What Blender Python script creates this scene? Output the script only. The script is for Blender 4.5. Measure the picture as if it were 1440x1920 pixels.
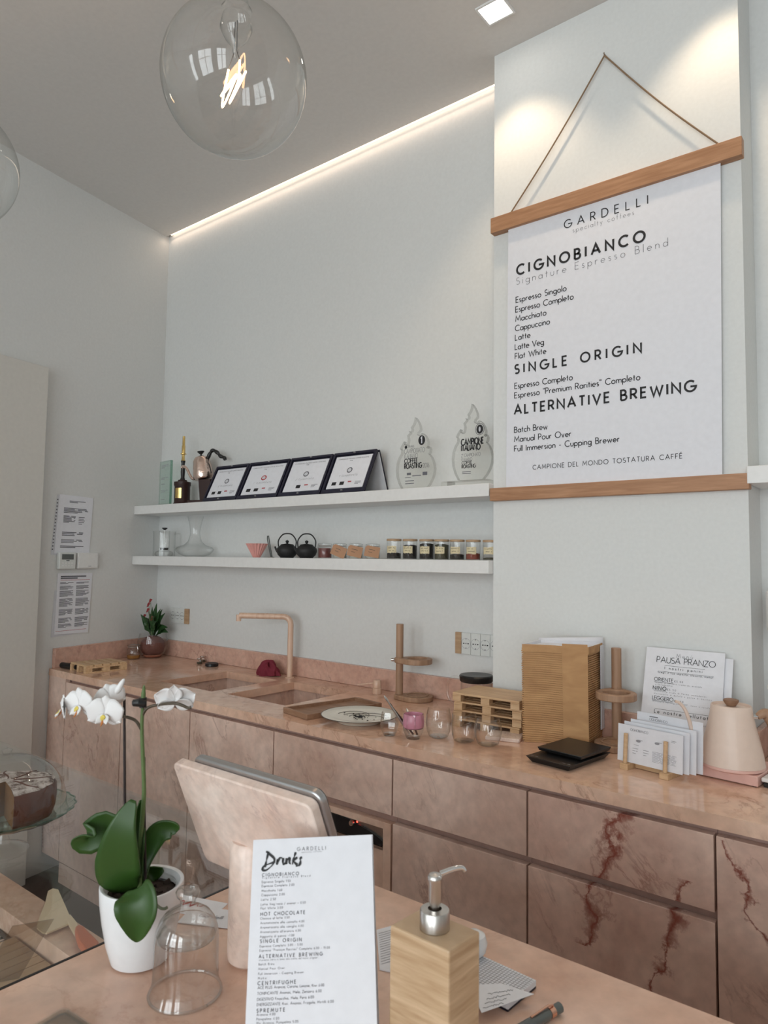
import bpy, bmesh, math, random
from mathutils import Vector, Matrix
from math import sin, cos, pi, radians
random.seed(7)
for o in list(bpy.data.objects): bpy.data.objects.remove(o)
SC = bpy.context.scene; COL = SC.collection

# ------------------------------------------------------------------ camera
CAM = Vector((0, 0, 1.43)); FPX = 1320.0
ROT = Matrix(((0.78247658, 0.62254408, 0.01301056),      # rows: right, down, forward
              (-0.03163673, 0.06061437, -0.99765977),
              (-0.62187581, 0.78023379, 0.06712458)))
cd = bpy.data.cameras.new('camera'); cam = bpy.data.objects.new('camera', cd); COL.objects.link(cam)
cd.sensor_fit = 'VERTICAL'; cd.sensor_height = 24; cd.lens = FPX / 1920 * 24; cd.clip_start = .02
m = Matrix((ROT[0], -ROT[1], -ROT[2])).transposed().to_4x4(); m.translation = CAM
cam.matrix_world = m
cd.dof.use_dof = True; cd.dof.focus_distance = 2.6; cd.dof.aperture_fstop = 9.0
SC.camera = cam
# ------------------------------------------------------------------ light
w = bpy.data.worlds.new('sky'); SC.world = w; w.use_nodes = True
bg = w.node_tree.nodes['Background']; bg.inputs[0].default_value = (.82, .92, 1, 1); bg.inputs[1].default_value = 1.0
SC.view_settings.view_transform = 'Standard'; SC.view_settings.look = 'None'
SC.view_settings.gamma = 1; SC.view_settings.use_curve_mapping = False
SC.view_settings.exposure = 0.36
def lamp(kind, name, loc, rot, energy, color=(1, 1, 1), **kw):
    l = bpy.data.lights.new(name, kind); l.energy = energy; l.color = color
    for k, v in kw.items(): setattr(l, k, v)
    o = bpy.data.objects.new(name, l); COL.objects.link(o); o.location = loc; o.rotation_euler = rot
    return o
WIN = [(-2.45, 1.35), (-.45, 1.5), (1.55, 1.35)]          # window centre x, width; in the wall behind the camera
for x, ww in WIN:
    lamp('AREA', 'daylight', (x, -3.36, 1.65), (radians(90), 0, 0), 50, (.97, .985, 1.0), shape='RECTANGLE', size=ww, size_y=2.3)
# warm ceiling downlights that graze the pillar
SPOTS = [(-1.09, 1.915), (-.44, 1.915), (.9, 1.915)]
for x, y in SPOTS:
    lamp('SPOT', 'downlight', (x, y, 3.195), (0, 0, 0), 8.0, (1, .77, .53), spot_size=radians(94), spot_blend=.6, shadow_soft_size=.02)
# LED strip tucked in the slot along the back wall
lamp('AREA', 'cove_light', (-2.29, 2.225, 3.205), (0, 0, 0), .45, (1, .76, .58), shape='RECTANGLE', size=2.1, size_y=.02)

# ------------------------------------------------------------------ helpers
def ray(px, py): return ROT.transposed() @ Vector((px - 720, py - 960, FPX))
def P(px, py, ax, v):
    d = ray(px, py); return CAM + d * ((v - CAM[ax]) / d[ax])
def G(px, py, z=.91): return P(px, py, 2, z)
def W(px, py, y=2.25): return P(px, py, 1, y)
def PD(px, py, dep): return CAM + ray(px, py) / FPX * dep
def dep(p): return (Vector(p) - CAM).dot(ROT[2])
XL = -3.368; WLN = Vector((1, .2, 0)).normalized(); WLA = math.atan2(.98, -.196)
def PL(px, py, off=0):
    d = ray(px, py); return CAM + d * (((XL + .45) / 1.0198 + off) / d.dot(WLN))
def xl(y): return XL - .2 * (y - 2.25)

class MB:
    def __init__(s): s.v = []; s.f = []; s.uv = None
    def add(s, vs, fs):
        b = len(s.v); s.v += [tuple(v) for v in vs]; s.f += [tuple(i + b for i in f) for f in fs]; return s
    def box(s, x0, x1, y0, y1, z0, z1, M=None):
        vs = [Vector((x, y, z)) for z in (z0, z1) for x, y in ((x0, y0), (x1, y0), (x1, y1), (x0, y1))]
        if M: vs = [M @ v for v in vs]
        return s.add(vs, [(0, 3, 2, 1), (4, 5, 6, 7), (0, 1, 5, 4), (1, 2, 6, 5), (2, 3, 7, 6), (3, 0, 4, 7)])
    def hexa(s, b, t):           # four bottom, four top corners
        return s.add(list(b) + list(t), [(0, 3, 2, 1), (4, 5, 6, 7), (0, 1, 5, 4), (1, 2, 6, 5), (2, 3, 7, 6), (3, 0, 4, 7)])
    def quad(s, *p): return s.add(p, [tuple(range(len(p)))])
    def lathe(s, prof, n=32, c=(0, 0, 0), wob=None, a0=0, a1=2 * pi):
        full = abs(a1 - a0 - 2 * pi) < 1e-6; m = n if full else n + 1
        vs = []; fs = []
        for r, z in prof:
            for i in range(m):
                a = a0 + (a1 - a0) * i / n; k = 1 + (wob(a, z) if wob else 0)
                vs.append((c[0] + max(r, 1e-5) * k * cos(a), c[1] + max(r, 1e-5) * k * sin(a), c[2] + z))
        for j in range(len(prof) - 1):
            for i in range(n):
                i2 = (i + 1) % m
                fs.append((j * m + i, j * m + i2, (j + 1) * m + i2, (j + 1) * m + i))
        return s.add(vs, fs)
    def tube(s, pts, r, n=8, cap=True):
        pts = [Vector(p) for p in pts]; N = len(pts)
        rr = r if isinstance(r, (list, tuple)) else [r] * N
        vs = []; up = None
        for i, p in enumerate(pts):
            t = (pts[min(i + 1, N - 1)] - pts[max(i - 1, 0)]).normalized()
            if up is None: up = t.orthogonal().normalized()
            up = (up - t * up.dot(t))
            up = up.normalized() if up.length > 1e-6 else t.orthogonal().normalized()
            b = t.cross(up)
            for k in range(n):
                a = 2 * pi * k / n; vs.append(p + (up * cos(a) + b * sin(a)) * rr[i])
        fs = [(i * n + k, i * n + (k + 1) % n, (i + 1) * n + (k + 1) % n, (i + 1) * n + k) for i in range(N - 1) for k in range(n)]
        if cap: fs += [tuple(range(n))[::-1], tuple(range((N - 1) * n, N * n))]
        return s.add(vs, fs)
    def prism(s, poly, z0, z1, M=None):      # poly in xy, extruded z
        n = len(poly); vs = [Vector((x, y, z)) for z in (z0, z1) for x, y in poly]
        if M: vs = [M @ v for v in vs]
        return s.add(vs, [tuple(range(n))[::-1], tuple(range(n, 2 * n))] + [(i, (i + 1) % n, n + (i + 1) % n, n + i) for i in range(n)])
    def ring(s, pout, pin, z0, z1, M=None):  # two loops with equal counts: a frame with a hole
        n = len(pout); vs = [Vector((x, y, z)) for z in (z0, z1) for x, y in list(pout) + list(pin)]
        if M: vs = [M @ v for v in vs]
        fs = []
        for i in range(n):
            j = (i + 1) % n
            fs += [(i, n + i, n + j, j), (2 * n + i, 2 * n + j, 3 * n + j, 3 * n + i), (i, j, 2 * n + j, 2 * n + i), (n + i, 3 * n + i, 3 * n + j, n + j)]
        return s.add(vs, fs)
    def grid(s, fn, nu, nv):
        vs = [fn(i / nu, j / nv) for j in range(nv + 1) for i in range(nu + 1)]
        return s.add(vs, [(j * (nu + 1) + i, j * (nu + 1) + i + 1, (j + 1) * (nu + 1) + i + 1, (j + 1) * (nu + 1) + i) for j in range(nv) for i in range(nu)])
def circ(r, n=24, cx=0, cy=0, ry=None): return [(cx + r * cos(2 * pi * i / n), cy + (ry or r) * sin(2 * pi * i / n)) for i in range(n)]
FLAT = Matrix(((1, 0, 0, 0), (0, 0, -1, 0), (0, 1, 0, 0), (0, 0, 0, 1)))   # xy polygon -> stands in xz, extrusion to -y
def spl(pts, k=6):               # Catmull-Rom
    pts = [Vector(p) for p in pts]; out = []
    for i in range(len(pts) - 1):
        a = pts[max(i - 1, 0)]; b = pts[i]; c = pts[i + 1]; d = pts[min(i + 2, len(pts) - 1)]
        for j in range(k):
            t = j / k; out.append(.5 * ((2 * b) + (c - a) * t + (2 * a - 5 * b + 4 * c - d) * t * t + (3 * b - a - 3 * c + d) * t ** 3))
    return out + [pts[-1]]

def thing(name, label, cat, loc=(0, 0, 0), rz=0, group=None):
    o = bpy.data.objects.new(name, None); COL.objects.link(o); o.location = loc; o.rotation_euler = (0, 0, rz)
    o.empty_display_size = .05; return tag(o, label, cat, group)
def tag(o, label, cat, group=None):
    o['label'] = label; o['category'] = cat
    if group: o['group'] = group
    return o
def part(name, mb, mat, parent=None, world=False, bevel=0, smooth=40, solid=0, label=None, sub=0):
    me = bpy.data.meshes.new(name); vs = mb.v
    if world and parent is not None:
        off = Vector(parent.location); q = parent
        while q.parent: q = q.parent; off += Vector(q.location)
        vs = [Vector(v) - off for v in vs]
    me.from_pydata([tuple(v) for v in vs], [], mb.f); me.materials.append(mat)
    if smooth:
        me.polygons.foreach_set('use_smooth', [True] * len(me.polygons))
        me.set_sharp_from_angle(angle=radians(smooth))
    o = bpy.data.objects.new(name, me); COL.objects.link(o)
    if parent is not None: o.parent = parent
    if solid: md = o.modifiers.new('s', 'SOLIDIFY'); md.thickness = solid; md.offset = 0
    if sub: md = o.modifiers.new('u', 'SUBSURF'); md.levels = sub; md.render_levels = sub
    if bevel: md = o.modifiers.new('b', 'BEVEL'); md.width = bevel; md.segments = 2; md.limit_method = 'ANGLE'
    if label: o['label'] = label
    return o
def struct(name, mb, mat, **k):
    o = part(name, mb, mat, **k); o['kind'] = 'structure'; return o
def copy_tree(o, parent=None):
    c = o.copy(); COL.objects.link(c); c.parent = parent
    for ch in list(o.children): copy_tree(ch, c)
    return c

# ------------------------------------------------------------------ materials
def nodes(name):
    m = bpy.data.materials.new(name); m.use_nodes = True; nt = m.node_tree
    return m, nt, nt.nodes['Principled BSDF']
def N(nt, t, **k):
    n = nt.nodes.new(t)
    for a, v in k.items(): setattr(n, a, v)
    return n
def mat(name, c, rough=.5, metal=0, coat=0, emit=0, sss=0, trans=0, bump=0, bs=60):
    m, nt, b = nodes(name); b.inputs['Base Color'].default_value = (*c, 1)
    b.inputs['Roughness'].default_value = rough; b.inputs['Metallic'].default_value = metal
    b.inputs['Coat Weight'].default_value = coat; b.inputs['Transmission Weight'].default_value = trans
    if emit: b.inputs['Emission Color'].default_value = (*c, 1); b.inputs['Emission Strength'].default_value = emit
    # slight procedural variation of tone and relief
    tc = N(nt, 'ShaderNodeTexCoord'); no = N(nt, 'ShaderNodeTexNoise'); no.inputs['Scale'].default_value = bs; no.inputs['Detail'].default_value = 4
    nt.links.new(tc.outputs['Object'], no.inputs['Vector'])
    if not emit:
        mx = N(nt, 'ShaderNodeMix', data_type='RGBA'); mx.inputs[6].default_value = (*[x * .94 for x in c], 1); mx.inputs[7].default_value = (*[min(1, x * 1.05) for x in c], 1)
        nt.links.new(no.outputs['Fac'], mx.inputs[0]); nt.links.new(mx.outputs[2], b.inputs['Base Color'])
    if bump:
        bp = N(nt, 'ShaderNodeBump'); bp.inputs['Strength'].default_value = bump; bp.inputs['Distance'].default_value = .002
        nt.links.new(no.outputs['Fac'], bp.inputs['Height']); nt.links.new(bp.outputs[0], b.inputs['Normal'])
    return m
def ramp(nt, stops):
    r = N(nt, 'ShaderNodeValToRGB'); e = r.color_ramp.elements
    while len(e) > len(stops): e.remove(e[-1])
    while len(e) < len(stops): e.new(.5)
    for q, (p, c) in zip(e, stops): q.position = p; q.color = (*c, 1) if len(c) == 3 else c
    return r
def wood(name, c1, c2, axis=0, scale=18, rough=.5, stretch=12, flat=False):
    m, nt, b = nodes(name); tc = N(nt, 'ShaderNodeTexCoord'); mp = N(nt, 'ShaderNodeMapping'); s = [stretch] * 3; s[axis] = 1
    if flat: s = [1.5, 1.5, stretch]; mp.inputs['Rotation'].default_value = (.06, .09, 0)
    mp.inputs['Scale'].default_value = s; no = N(nt, 'ShaderNodeTexNoise'); no.inputs['Scale'].default_value = scale / 3; no.inputs['Detail'].default_value = 6; no.inputs['Distortion'].default_value = .4
    nt.links.new(tc.outputs['Object'], mp.inputs[0]); nt.links.new(mp.outputs[0], no.inputs['Vector'])
    r = ramp(nt, [(.3, c1), (.52, tuple((a + d) / 2 for a, d in zip(c1, c2))), (.72, c2)])
    nt.links.new(no.outputs['Fac'], r.inputs[0]); nt.links.new(r.outputs[0], b.inputs['Base Color']); b.inputs['Roughness'].default_value = rough
    bp = N(nt, 'ShaderNodeBump'); bp.inputs['Strength'].default_value = .15; bp.inputs['Distance'].default_value = .001
    nt.links.new(no.outputs['Fac'], bp.inputs['Height']); nt.links.new(bp.outputs[0], b.inputs['Normal'])
    return m
def marble(name, ca, cb, vein, rough=.14, scale=1.0, seed=0, red=None, vs=.5, rot=(.3, .5, .4)):
    m, nt, b = nodes(name); L = nt.links.new
    tc = N(nt, 'ShaderNodeTexCoord'); mp = N(nt, 'ShaderNodeMapping'); mp.inputs['Location'].default_value = (seed * 3.1, seed * 1.7, seed * .9)
    mp.inputs['Rotation'].default_value = rot
    gp_ = N(nt, 'ShaderNodeNewGeometry'); L(gp_.outputs['Position'], mp.inputs[0])
    n1 = N(nt, 'ShaderNodeTexNoise'); n1.inputs['Scale'].default_value = 3.2 * scale; n1.inputs['Detail'].default_value = 8; n1.inputs['Distortion'].default_value = .6; n1.inputs['Roughness'].default_value = .6
    L(mp.outputs[0], n1.inputs['Vector'])
    r1 = ramp(nt, [(.34, ca), (.5, tuple((p + q) / 2 for p, q in zip(ca, cb))), (.66, cb)]); L(n1.outputs['Fac'], r1.inputs[0])
    # speckle
    n3 = N(nt, 'ShaderNodeTexNoise'); n3.inputs['Scale'].default_value = 34 * scale; n3.inputs['Detail'].default_value = 6; L(mp.outputs[0], n3.inputs['Vector'])
    mp2 = N(nt, 'ShaderNodeMapping'); mp2.inputs['Scale'].default_value = (1, 1, .42); mp2.inputs['Rotation'].default_value = (0, .5, 0); L(mp.outputs[0], mp2.inputs[0])
    n2 = N(nt, 'ShaderNodeTexNoise'); n2.inputs['Scale'].default_value = 7.5 * scale; n2.inputs['Detail'].default_value = 9; n2.inputs['Roughness'].default_value = .62; n2.inputs['Distortion'].default_value = .5
    L(mp2.outputs[0], n2.inputs['Vector'])
    sb = N(nt, 'ShaderNodeMath', operation='SUBTRACT'); sb.inputs[1].default_value = .5; L(n2.outputs['Fac'], sb.inputs[0])
    ab = N(nt, 'ShaderNodeMath', operation='ABSOLUTE'); L(sb.outputs[0], ab.inputs[0])
    rv = ramp(nt, [(0, (1, 1, 1)), (.006, (.6,) * 3), (.026, (0, 0, 0))]); L(ab.outputs[0], rv.inputs[0])
    # veins come and go
    n4 = N(nt, 'ShaderNodeTexNoise'); n4.inputs['Scale'].default_value = 4 * scale; L(mp.outputs[0], n4.inputs['Vector'])
    r4 = ramp(nt, [(.44, (0, 0, 0)), (.66, (1, 1, 1))]); L(n4.outputs['Fac'], r4.inputs[0])
    mu = N(nt, 'ShaderNodeMath', operation='MULTIPLY'); L(rv.outputs[0], mu.inputs[0]); L(r4.outputs[0], mu.inputs[1])
    mu2 = N(nt, 'ShaderNodeMath', operation='MULTIPLY'); mu2.inputs[1].default_value = vs; L(mu.outputs[0], mu2.inputs[0])
    mx = N(nt, 'ShaderNodeMix', data_type='RGBA'); L(mu2.outputs[0], mx.inputs[0]); L(r1.outputs[0], mx.inputs[6]); mx.inputs[7].default_value = (*vein, 1)
    r3 = ramp(nt, [(.3, (.88,) * 3), (.7, (1.06,) * 3)]); L(n3.outputs['Fac'], r3.inputs[0])
    ml = N(nt, 'ShaderNodeMix', data_type='RGBA', blend_type='MULTIPLY'); ml.inputs[0].default_value = 1; L(mx.outputs[2], ml.inputs[6]); L(r3.outputs[0], ml.inputs[7])
    last = ml.outputs[2]
    for seg in (red or []):      # a rusty vein: a wandering line from (x0,z0) to (x1,z1) on the front of the units
        x0, z0, x1, z1, wd = seg
        sp = N(nt, 'ShaderNodeSeparateXYZ'); L(gp_.outputs['Position'], sp.inputs[0])
        nn = N(nt, 'ShaderNodeTexNoise'); nn.inputs['Scale'].default_value = 10; nn.inputs['Detail'].default_value = 7; L(gp_.outputs['Position'], nn.inputs['Vector'])
        def mth(op, a, bb=None, cc=None):
            q = N(nt, 'ShaderNodeMath', operation=op)
            for i, u in enumerate((a, bb, cc)):
                if u is None: continue
                if isinstance(u, (int, float)): q.inputs[i].default_value = u
                else: L(u, q.inputs[i])
            return q.outputs[0]
        # line x = x0 + (z - z0) * k, distance plus noise
        k = (x1 - x0) / (z1 - z0)
        xx = mth('SUBTRACT', sp.outputs[0], mth('MULTIPLY_ADD', sp.outputs[2], k, x0 - z0 * k))
        xx = mth('ADD', xx, mth('MULTIPLY', mth('SUBTRACT', nn.outputs['Fac'], .5), .16))
        nw = N(nt, 'ShaderNodeTexNoise'); nw.inputs['Scale'].default_value = 13; nw.inputs['Detail'].default_value = 8; nw.inputs['Roughness'].default_value = .75; L(gp_.outputs['Position'], nw.inputs['Vector'])
        wdn = mth('MULTIPLY', mth('SUBTRACT', nw.outputs['Fac'], .43), wd * 9)
        d = mth('DIVIDE', mth('ABSOLUTE', xx), mth('MAXIMUM', wdn, .0015))
        inr = mth('MULTIPLY', mth('GREATER_THAN', sp.outputs[2], min(z0, z1)), mth('LESS_THAN', sp.outputs[2], max(z0, z1)))
        rr = ramp(nt, [(0, (1, 1, 1)), (.45, (.5,) * 3), (1, (0, 0, 0))]); L(mth('MULTIPLY', d, .5), rr.inputs[0])
        f = mth('MULTIPLY', mth('MULTIPLY', rr.outputs[0], inr), .9)
        mr = N(nt, 'ShaderNodeMix', data_type='RGBA'); L(f, mr.inputs[0]); L(last, mr.inputs[6]); mr.inputs[7].default_value = (.22, .035, .02, 1); last = mr.outputs[2]
    L(last, b.inputs['Base Color']); b.inputs['Roughness'].default_value = rough
    b.inputs['Specular IOR Level'].default_value = .5
    return m
def glass(name, tint=(1, 1, 1), edge=(.55, .6, .6), base=.04, pw=4.0, rough=.0, refl=.95):
    """thin sheet glass: clear seen straight on, mirror-like and slightly tinted at grazing angles"""
    m = bpy.data.materials.new(name); m.use_nodes = True; nt = m.node_tree; nt.nodes.clear(); L = nt.links.new
    lw = N(nt, 'ShaderNodeLayerWeight'); lw.inputs[0].default_value = .5
    pwn = N(nt, 'ShaderNodeMath', operation='POWER'); pwn.inputs[1].default_value = pw; L(lw.outputs['Facing'], pwn.inputs[0])
    ma = N(nt, 'ShaderNodeMath', operation='MULTIPLY_ADD'); ma.inputs[1].default_value = refl - base; ma.inputs[2].default_value = base; L(pwn.outputs[0], ma.inputs[0])
    mc = N(nt, 'ShaderNodeMix', data_type='RGBA'); mc.inputs[6].default_value = (*tint, 1); mc.inputs[7].default_value = (*edge, 1)
    p2 = N(nt, 'ShaderNodeMath', operation='POWER'); p2.inputs[1].default_value = 3; L(lw.outputs['Facing'], p2.inputs[0]); L(p2.outputs[0], mc.inputs[0])
    tr = N(nt, 'ShaderNodeBsdfTransparent'); L(mc.outputs[2], tr.inputs[0]); gl = N(nt, 'ShaderNodeBsdfGlossy'); gl.inputs['Roughness'].default_value = rough
    ms = N(nt, 'ShaderNodeMixShader'); L(ma.outputs[0], ms.inputs[0]); L(tr.outputs[0], ms.inputs[1]); L(gl.outputs[0], ms.inputs[2])
    out = N(nt, 'ShaderNodeOutputMaterial'); L(ms.outputs[0], out.inputs[0]); return m

M = {}
M['wall'] = mat('wall_paint', (.735, .745, .735), .75, bump=.05, bs=90)
M['pillar'] = mat('pillar_paint', (.76, .775, .765), .75, bump=.05, bs=90)
M['ceil'] = mat('ceiling_paint', (.72, .695, .665), .85)
M['white'] = mat('white_lacquer', (.82, .82, .81), .35)
M['door'] = mat('cream_lacquer', (.70, .68, .635), .4)
M['floor'] = mat('dark_floor', (.085, .06, .05), .45)
PA, PB, VN = (.68, .41, .29), (.86, .60, .46), (.36, .17, .11)
M['marble'] = marble('pink_marble_top', PA, PB, VN, .1, vs=.7)
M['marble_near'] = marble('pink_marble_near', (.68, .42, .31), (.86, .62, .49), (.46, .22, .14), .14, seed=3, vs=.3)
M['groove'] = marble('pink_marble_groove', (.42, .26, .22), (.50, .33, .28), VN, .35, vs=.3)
DA, DB = (.64, .43, .345), (.85, .64, .54)
M['front'] = marble('pink_marble_fronts', DA, DB, (.32, .16, .12), .2, seed=1, vs=.6, scale=1.1)
M['front_red'] = marble('rusty_veined_marble', (.64, .41, .33), (.86, .63, .52), (.28, .12, .09), .2, seed=1, vs=.65, scale=1.1,
                        red=[(W(1168, 1520, 1.612)[0], W(1168, 1520, 1.612)[2], W(1088, 1770, 1.612)[0], W(1088, 1770, 1.612)[2], .012), (W(1285, 1650, 1.612)[0], W(1285, 1650, 1.612)[2], W(1222, 1870, 1.612)[0], W(1222, 1870, 1.612)[2], .011), (W(1358, 1560, 1.612)[0], .86, W(1438, 1800, 1.612)[0], W(1438, 1800, 1.612)[2], .006)])
M['white_marble'] = marble('pale_pink_marble', (.74, .53, .44), (.90, .76, .68), (.42, .26, .24), .28, seed=6, scale=2.4, vs=.7)
M['bp'] = marble('pink_marble_splash', (.60, .34, .26), (.76, .50, .40), (.34, .15, .12), .2, seed=5, scale=1.5, vs=.6)
M['oak'] = wood('oak', (.40, .25, .14), (.56, .38, .23), 0)
M['oakz'] = wood('oak_upright', (.34, .20, .125), (.48, .30, .19), 2)
M['bar'] = wood('stained_oak_bar', (.36, .175, .085), (.50, .27, .145), 0, 30)
M['pallet'] = wood('pine', (.56, .35, .19), (.74, .52, .31), 0, 24)
M['tray'] = wood('walnut_tray', (.25, .135, .08), (.36, .21, .13), 0)
M['bamboo'] = wood('bamboo', (.42, .27, .15), (.66, .48, .31), 0, 26, .35, 16, flat=True)
M['beech'] = wood('beech_board', (.50, .32, .19), (.62, .43, .27), 1)
M['black'] = mat('black_plastic', (.012, .012, .013), .35)
M['iron'] = mat('cast_iron', (.014, .014, .015), .55, bump=.3, bs=300)
M['velvet'] = mat('navy_velvet', (.008, .008, .022), .8)
M['navy_fabric'] = mat('navy_case_rim', (.012, .012, .03), .45)
M['silver'] = mat('brushed_silver', (.55, .55, .56), .32, 1)
M['steel'] = mat('brushed_steel', (.60, .57, .54), .28, 1)
M['chrome'] = mat('chrome', (.8, .8, .8), .1, 1)
M['copper'] = mat('hammered_copper', (.80, .62, .54), .16, 1, bump=.8, bs=70)
M['brass'] = mat('brass', (.78, .56, .22), .25, 1)
M['rose'] = mat('rose_gold', (.75, .42, .30), .2, 1)
M['faucet'] = wood('pink_faucet_finish', (.66, .42, .30), (.80, .58, .44), 2, 20, .25)
M['dbrown'] = mat('dark_brown_wood', (.035, .012, .010), .5)
M['satin'] = mat('white_satin_lining', (.68, .69, .73), .35)
M['paper'] = mat('white_paper', (.80, .81, .86), .6)
M['paper2'] = mat('greyish_paper', (.66, .67, .71), .6)
M['cream'] = mat('cream_label', (.72, .62, .40), .6)
M['kraft'] = wood('kraft_board', (.44, .235, .10), (.60, .35, .16), 0, 2.4, .7, 40)
M['tag'] = mat('kraft_tag', (.46, .25, .14), .7)
M['ink'] = mat('black_ink', (.015, .015, .018), .6)
M['ink2'] = mat('grey_ink', (.13, .13, .15), .6)
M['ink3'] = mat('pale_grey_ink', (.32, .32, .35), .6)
M['inkr'] = mat('red_ink', (.45, .03, .04), .6)
M['pink'] = mat('pink_ceramic', (.78, .38, .34), .3)
M['pinkmetal'] = mat('pink_enamel', (.80, .50, .44), .35)
M['kettle'] = mat('blush_enamel', (.80, .65, .56), .38)
M['ceramic'] = mat('white_ceramic', (.83, .84, .86), .22)
M['plate'] = mat('glazed_plate', (.78, .76, .68), .15)
M['rim'] = mat('dark_plate_rim', (.10, .085, .07), .35)
M['ball'] = mat('brown_moss_ball', (.15, .052, .04), .8, bump=1, bs=130)
M['clay'] = mat('terracotta', (.42, .15, .09), .6)
M['leaf'] = mat('orchid_leaf', (.028, .078, .011), .42)
M['leaf2'] = mat('dark_leaf', (.022, .07, .018), .4)
M['redfl'] = mat('red_spathe', (.30, .015, .02), .3)
M['stemg'] = mat('green_stem', (.10, .16, .05), .5)
M['stemb'] = mat('brown_stem', (.07, .05, .03), .5)
M['stake'] = mat('dark_stake', (.02, .012, .012), .5)
M['petal'] = mat('white_petal', (.84, .83, .83), .5)
M['lip'] = mat('orange_lip', (.62, .22, .06), .5)
M['yellow'] = mat('yellow_lip', (.78, .62, .12), .5)
M['bark'] = mat('orchid_bark', (.035, .022, .016), .9, bump=1, bs=90)
M['root'] = mat('aerial_root', (.20, .22, .15), .6)
M['cloth'] = mat('crimson_cloth', (.20, .018, .035), .85, bump=.6, bs=200)
M['honey'] = mat('honey', (.36, .16, .03), .2)
M['coffee'] = mat('roasted_tea', (.02, .016, .014), .8, bump=1, bs=250)
M['herb'] = mat('green_tea_leaves', (.06, .055, .03), .8, bump=1, bs=250)
M['redtea'] = mat('red_berry_tea', (.24, .05, .03), .8, bump=1, bs=250)
M['jam'] = mat('dark_red_fill', (.16, .035, .03), .5)
M['whitefill'] = mat('pale_powder', (.5, .49, .44), .7)
M['pinkglass'] = mat('pink_paint_water', (.62, .27, .36), .25)
M['cake'] = mat('cake_crust', (.085, .022, .010), .6, bump=.6, bs=120)
M['sponge'] = mat('cake_crumb', (.15, .07, .022), .8, bump=.8, bs=120)
M['spat'] = mat('ivory_plastic', (.84, .68, .48), .4)
M['orange'] = mat('orange_grip', (.62, .17, .08), .4)
M['lcd'] = mat('lcd_glass', (.10, .11, .105), .15)
M['plastic'] = mat('white_plastic', (.72, .74, .72), .35)
M['bulbglow'] = mat('glowing_filament', (1, .60, .30), .5, emit=14)
M['ledglow'] = mat('warm_led', (1, .80, .62), .5, emit=2.2)
M['lampglow'] = mat('lamp_panel', (1, .93, .84), .5, emit=9)
M['redled'] = mat('red_pilot_light', (1, .05, .03), .5, emit=5)
M['twine'] = mat('jute_twine', (.30, .20, .12), .9, bump=1, bs=600)
M['glass'] = glass('clear_glass', (.985, .985, .98), (.74, .78, .77), .07, 4)
M['glass_thick'] = glass('thick_clear_glass', (.98, .98, .975), (.50, .54, .53), .10, 3)
M['green_glass'] = glass('green_award_glass', (.90, .965, .935), (.55, .74, .66), .05, 3)
M['glass_pane'] = glass('counter_pane', (.975, .985, .98), (.93, .94, .93), .05, 4.8)
M['glass_edge'] = glass('greenish_glass', (.70, .84, .78), (.25, .42, .36), .05, 3)
M['acrylic'] = glass('clear_acrylic', (.985, .985, .975), (.85, .85, .83), .05, 4)
M['acrylic_rim'] = glass('acrylic_cut_edge', (.86, .86, .85), (.12, .12, .12), .12, 3)
M['smoke'] = glass('plastic_sheet', (.86, .83, .77), (.7, .7, .7), .12, 3, .15)
M['glass_window'] = glass('window_glass', (.97, .99, .99), (.8, .9, .88), .05, 5)
def sugar():
    m, nt, b = nodes('powdered_cake_top'); tc = N(nt, 'ShaderNodeTexCoord'); no = N(nt, 'ShaderNodeTexNoise'); no.inputs['Scale'].default_value = 55; no.inputs['Detail'].default_value = 8
    no.inputs['Roughness'].default_value = .75
    nt.links.new(tc.outputs['Object'], no.inputs['Vector']); r = ramp(nt, [(.40, (.07, .025, .015)), (.50, (.45, .40, .37)), (.6, (.66, .62, .60))])
    nt.links.new(no.outputs['Fac'], r.inputs[0]); nt.links.new(r.outputs[0], b.inputs['Base Color']); b.inputs['Roughness'].default_value = .8
    bp = N(nt, 'ShaderNodeBump'); bp.inputs['Strength'].default_value = 1; bp.inputs['Distance'].default_value = .004; nt.links.new(no.outputs['Fac'], bp.inputs['Height']); nt.links.new(bp.outputs[0], b.inputs['Normal'])
    return m
M['sugar'] = sugar()

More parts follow.
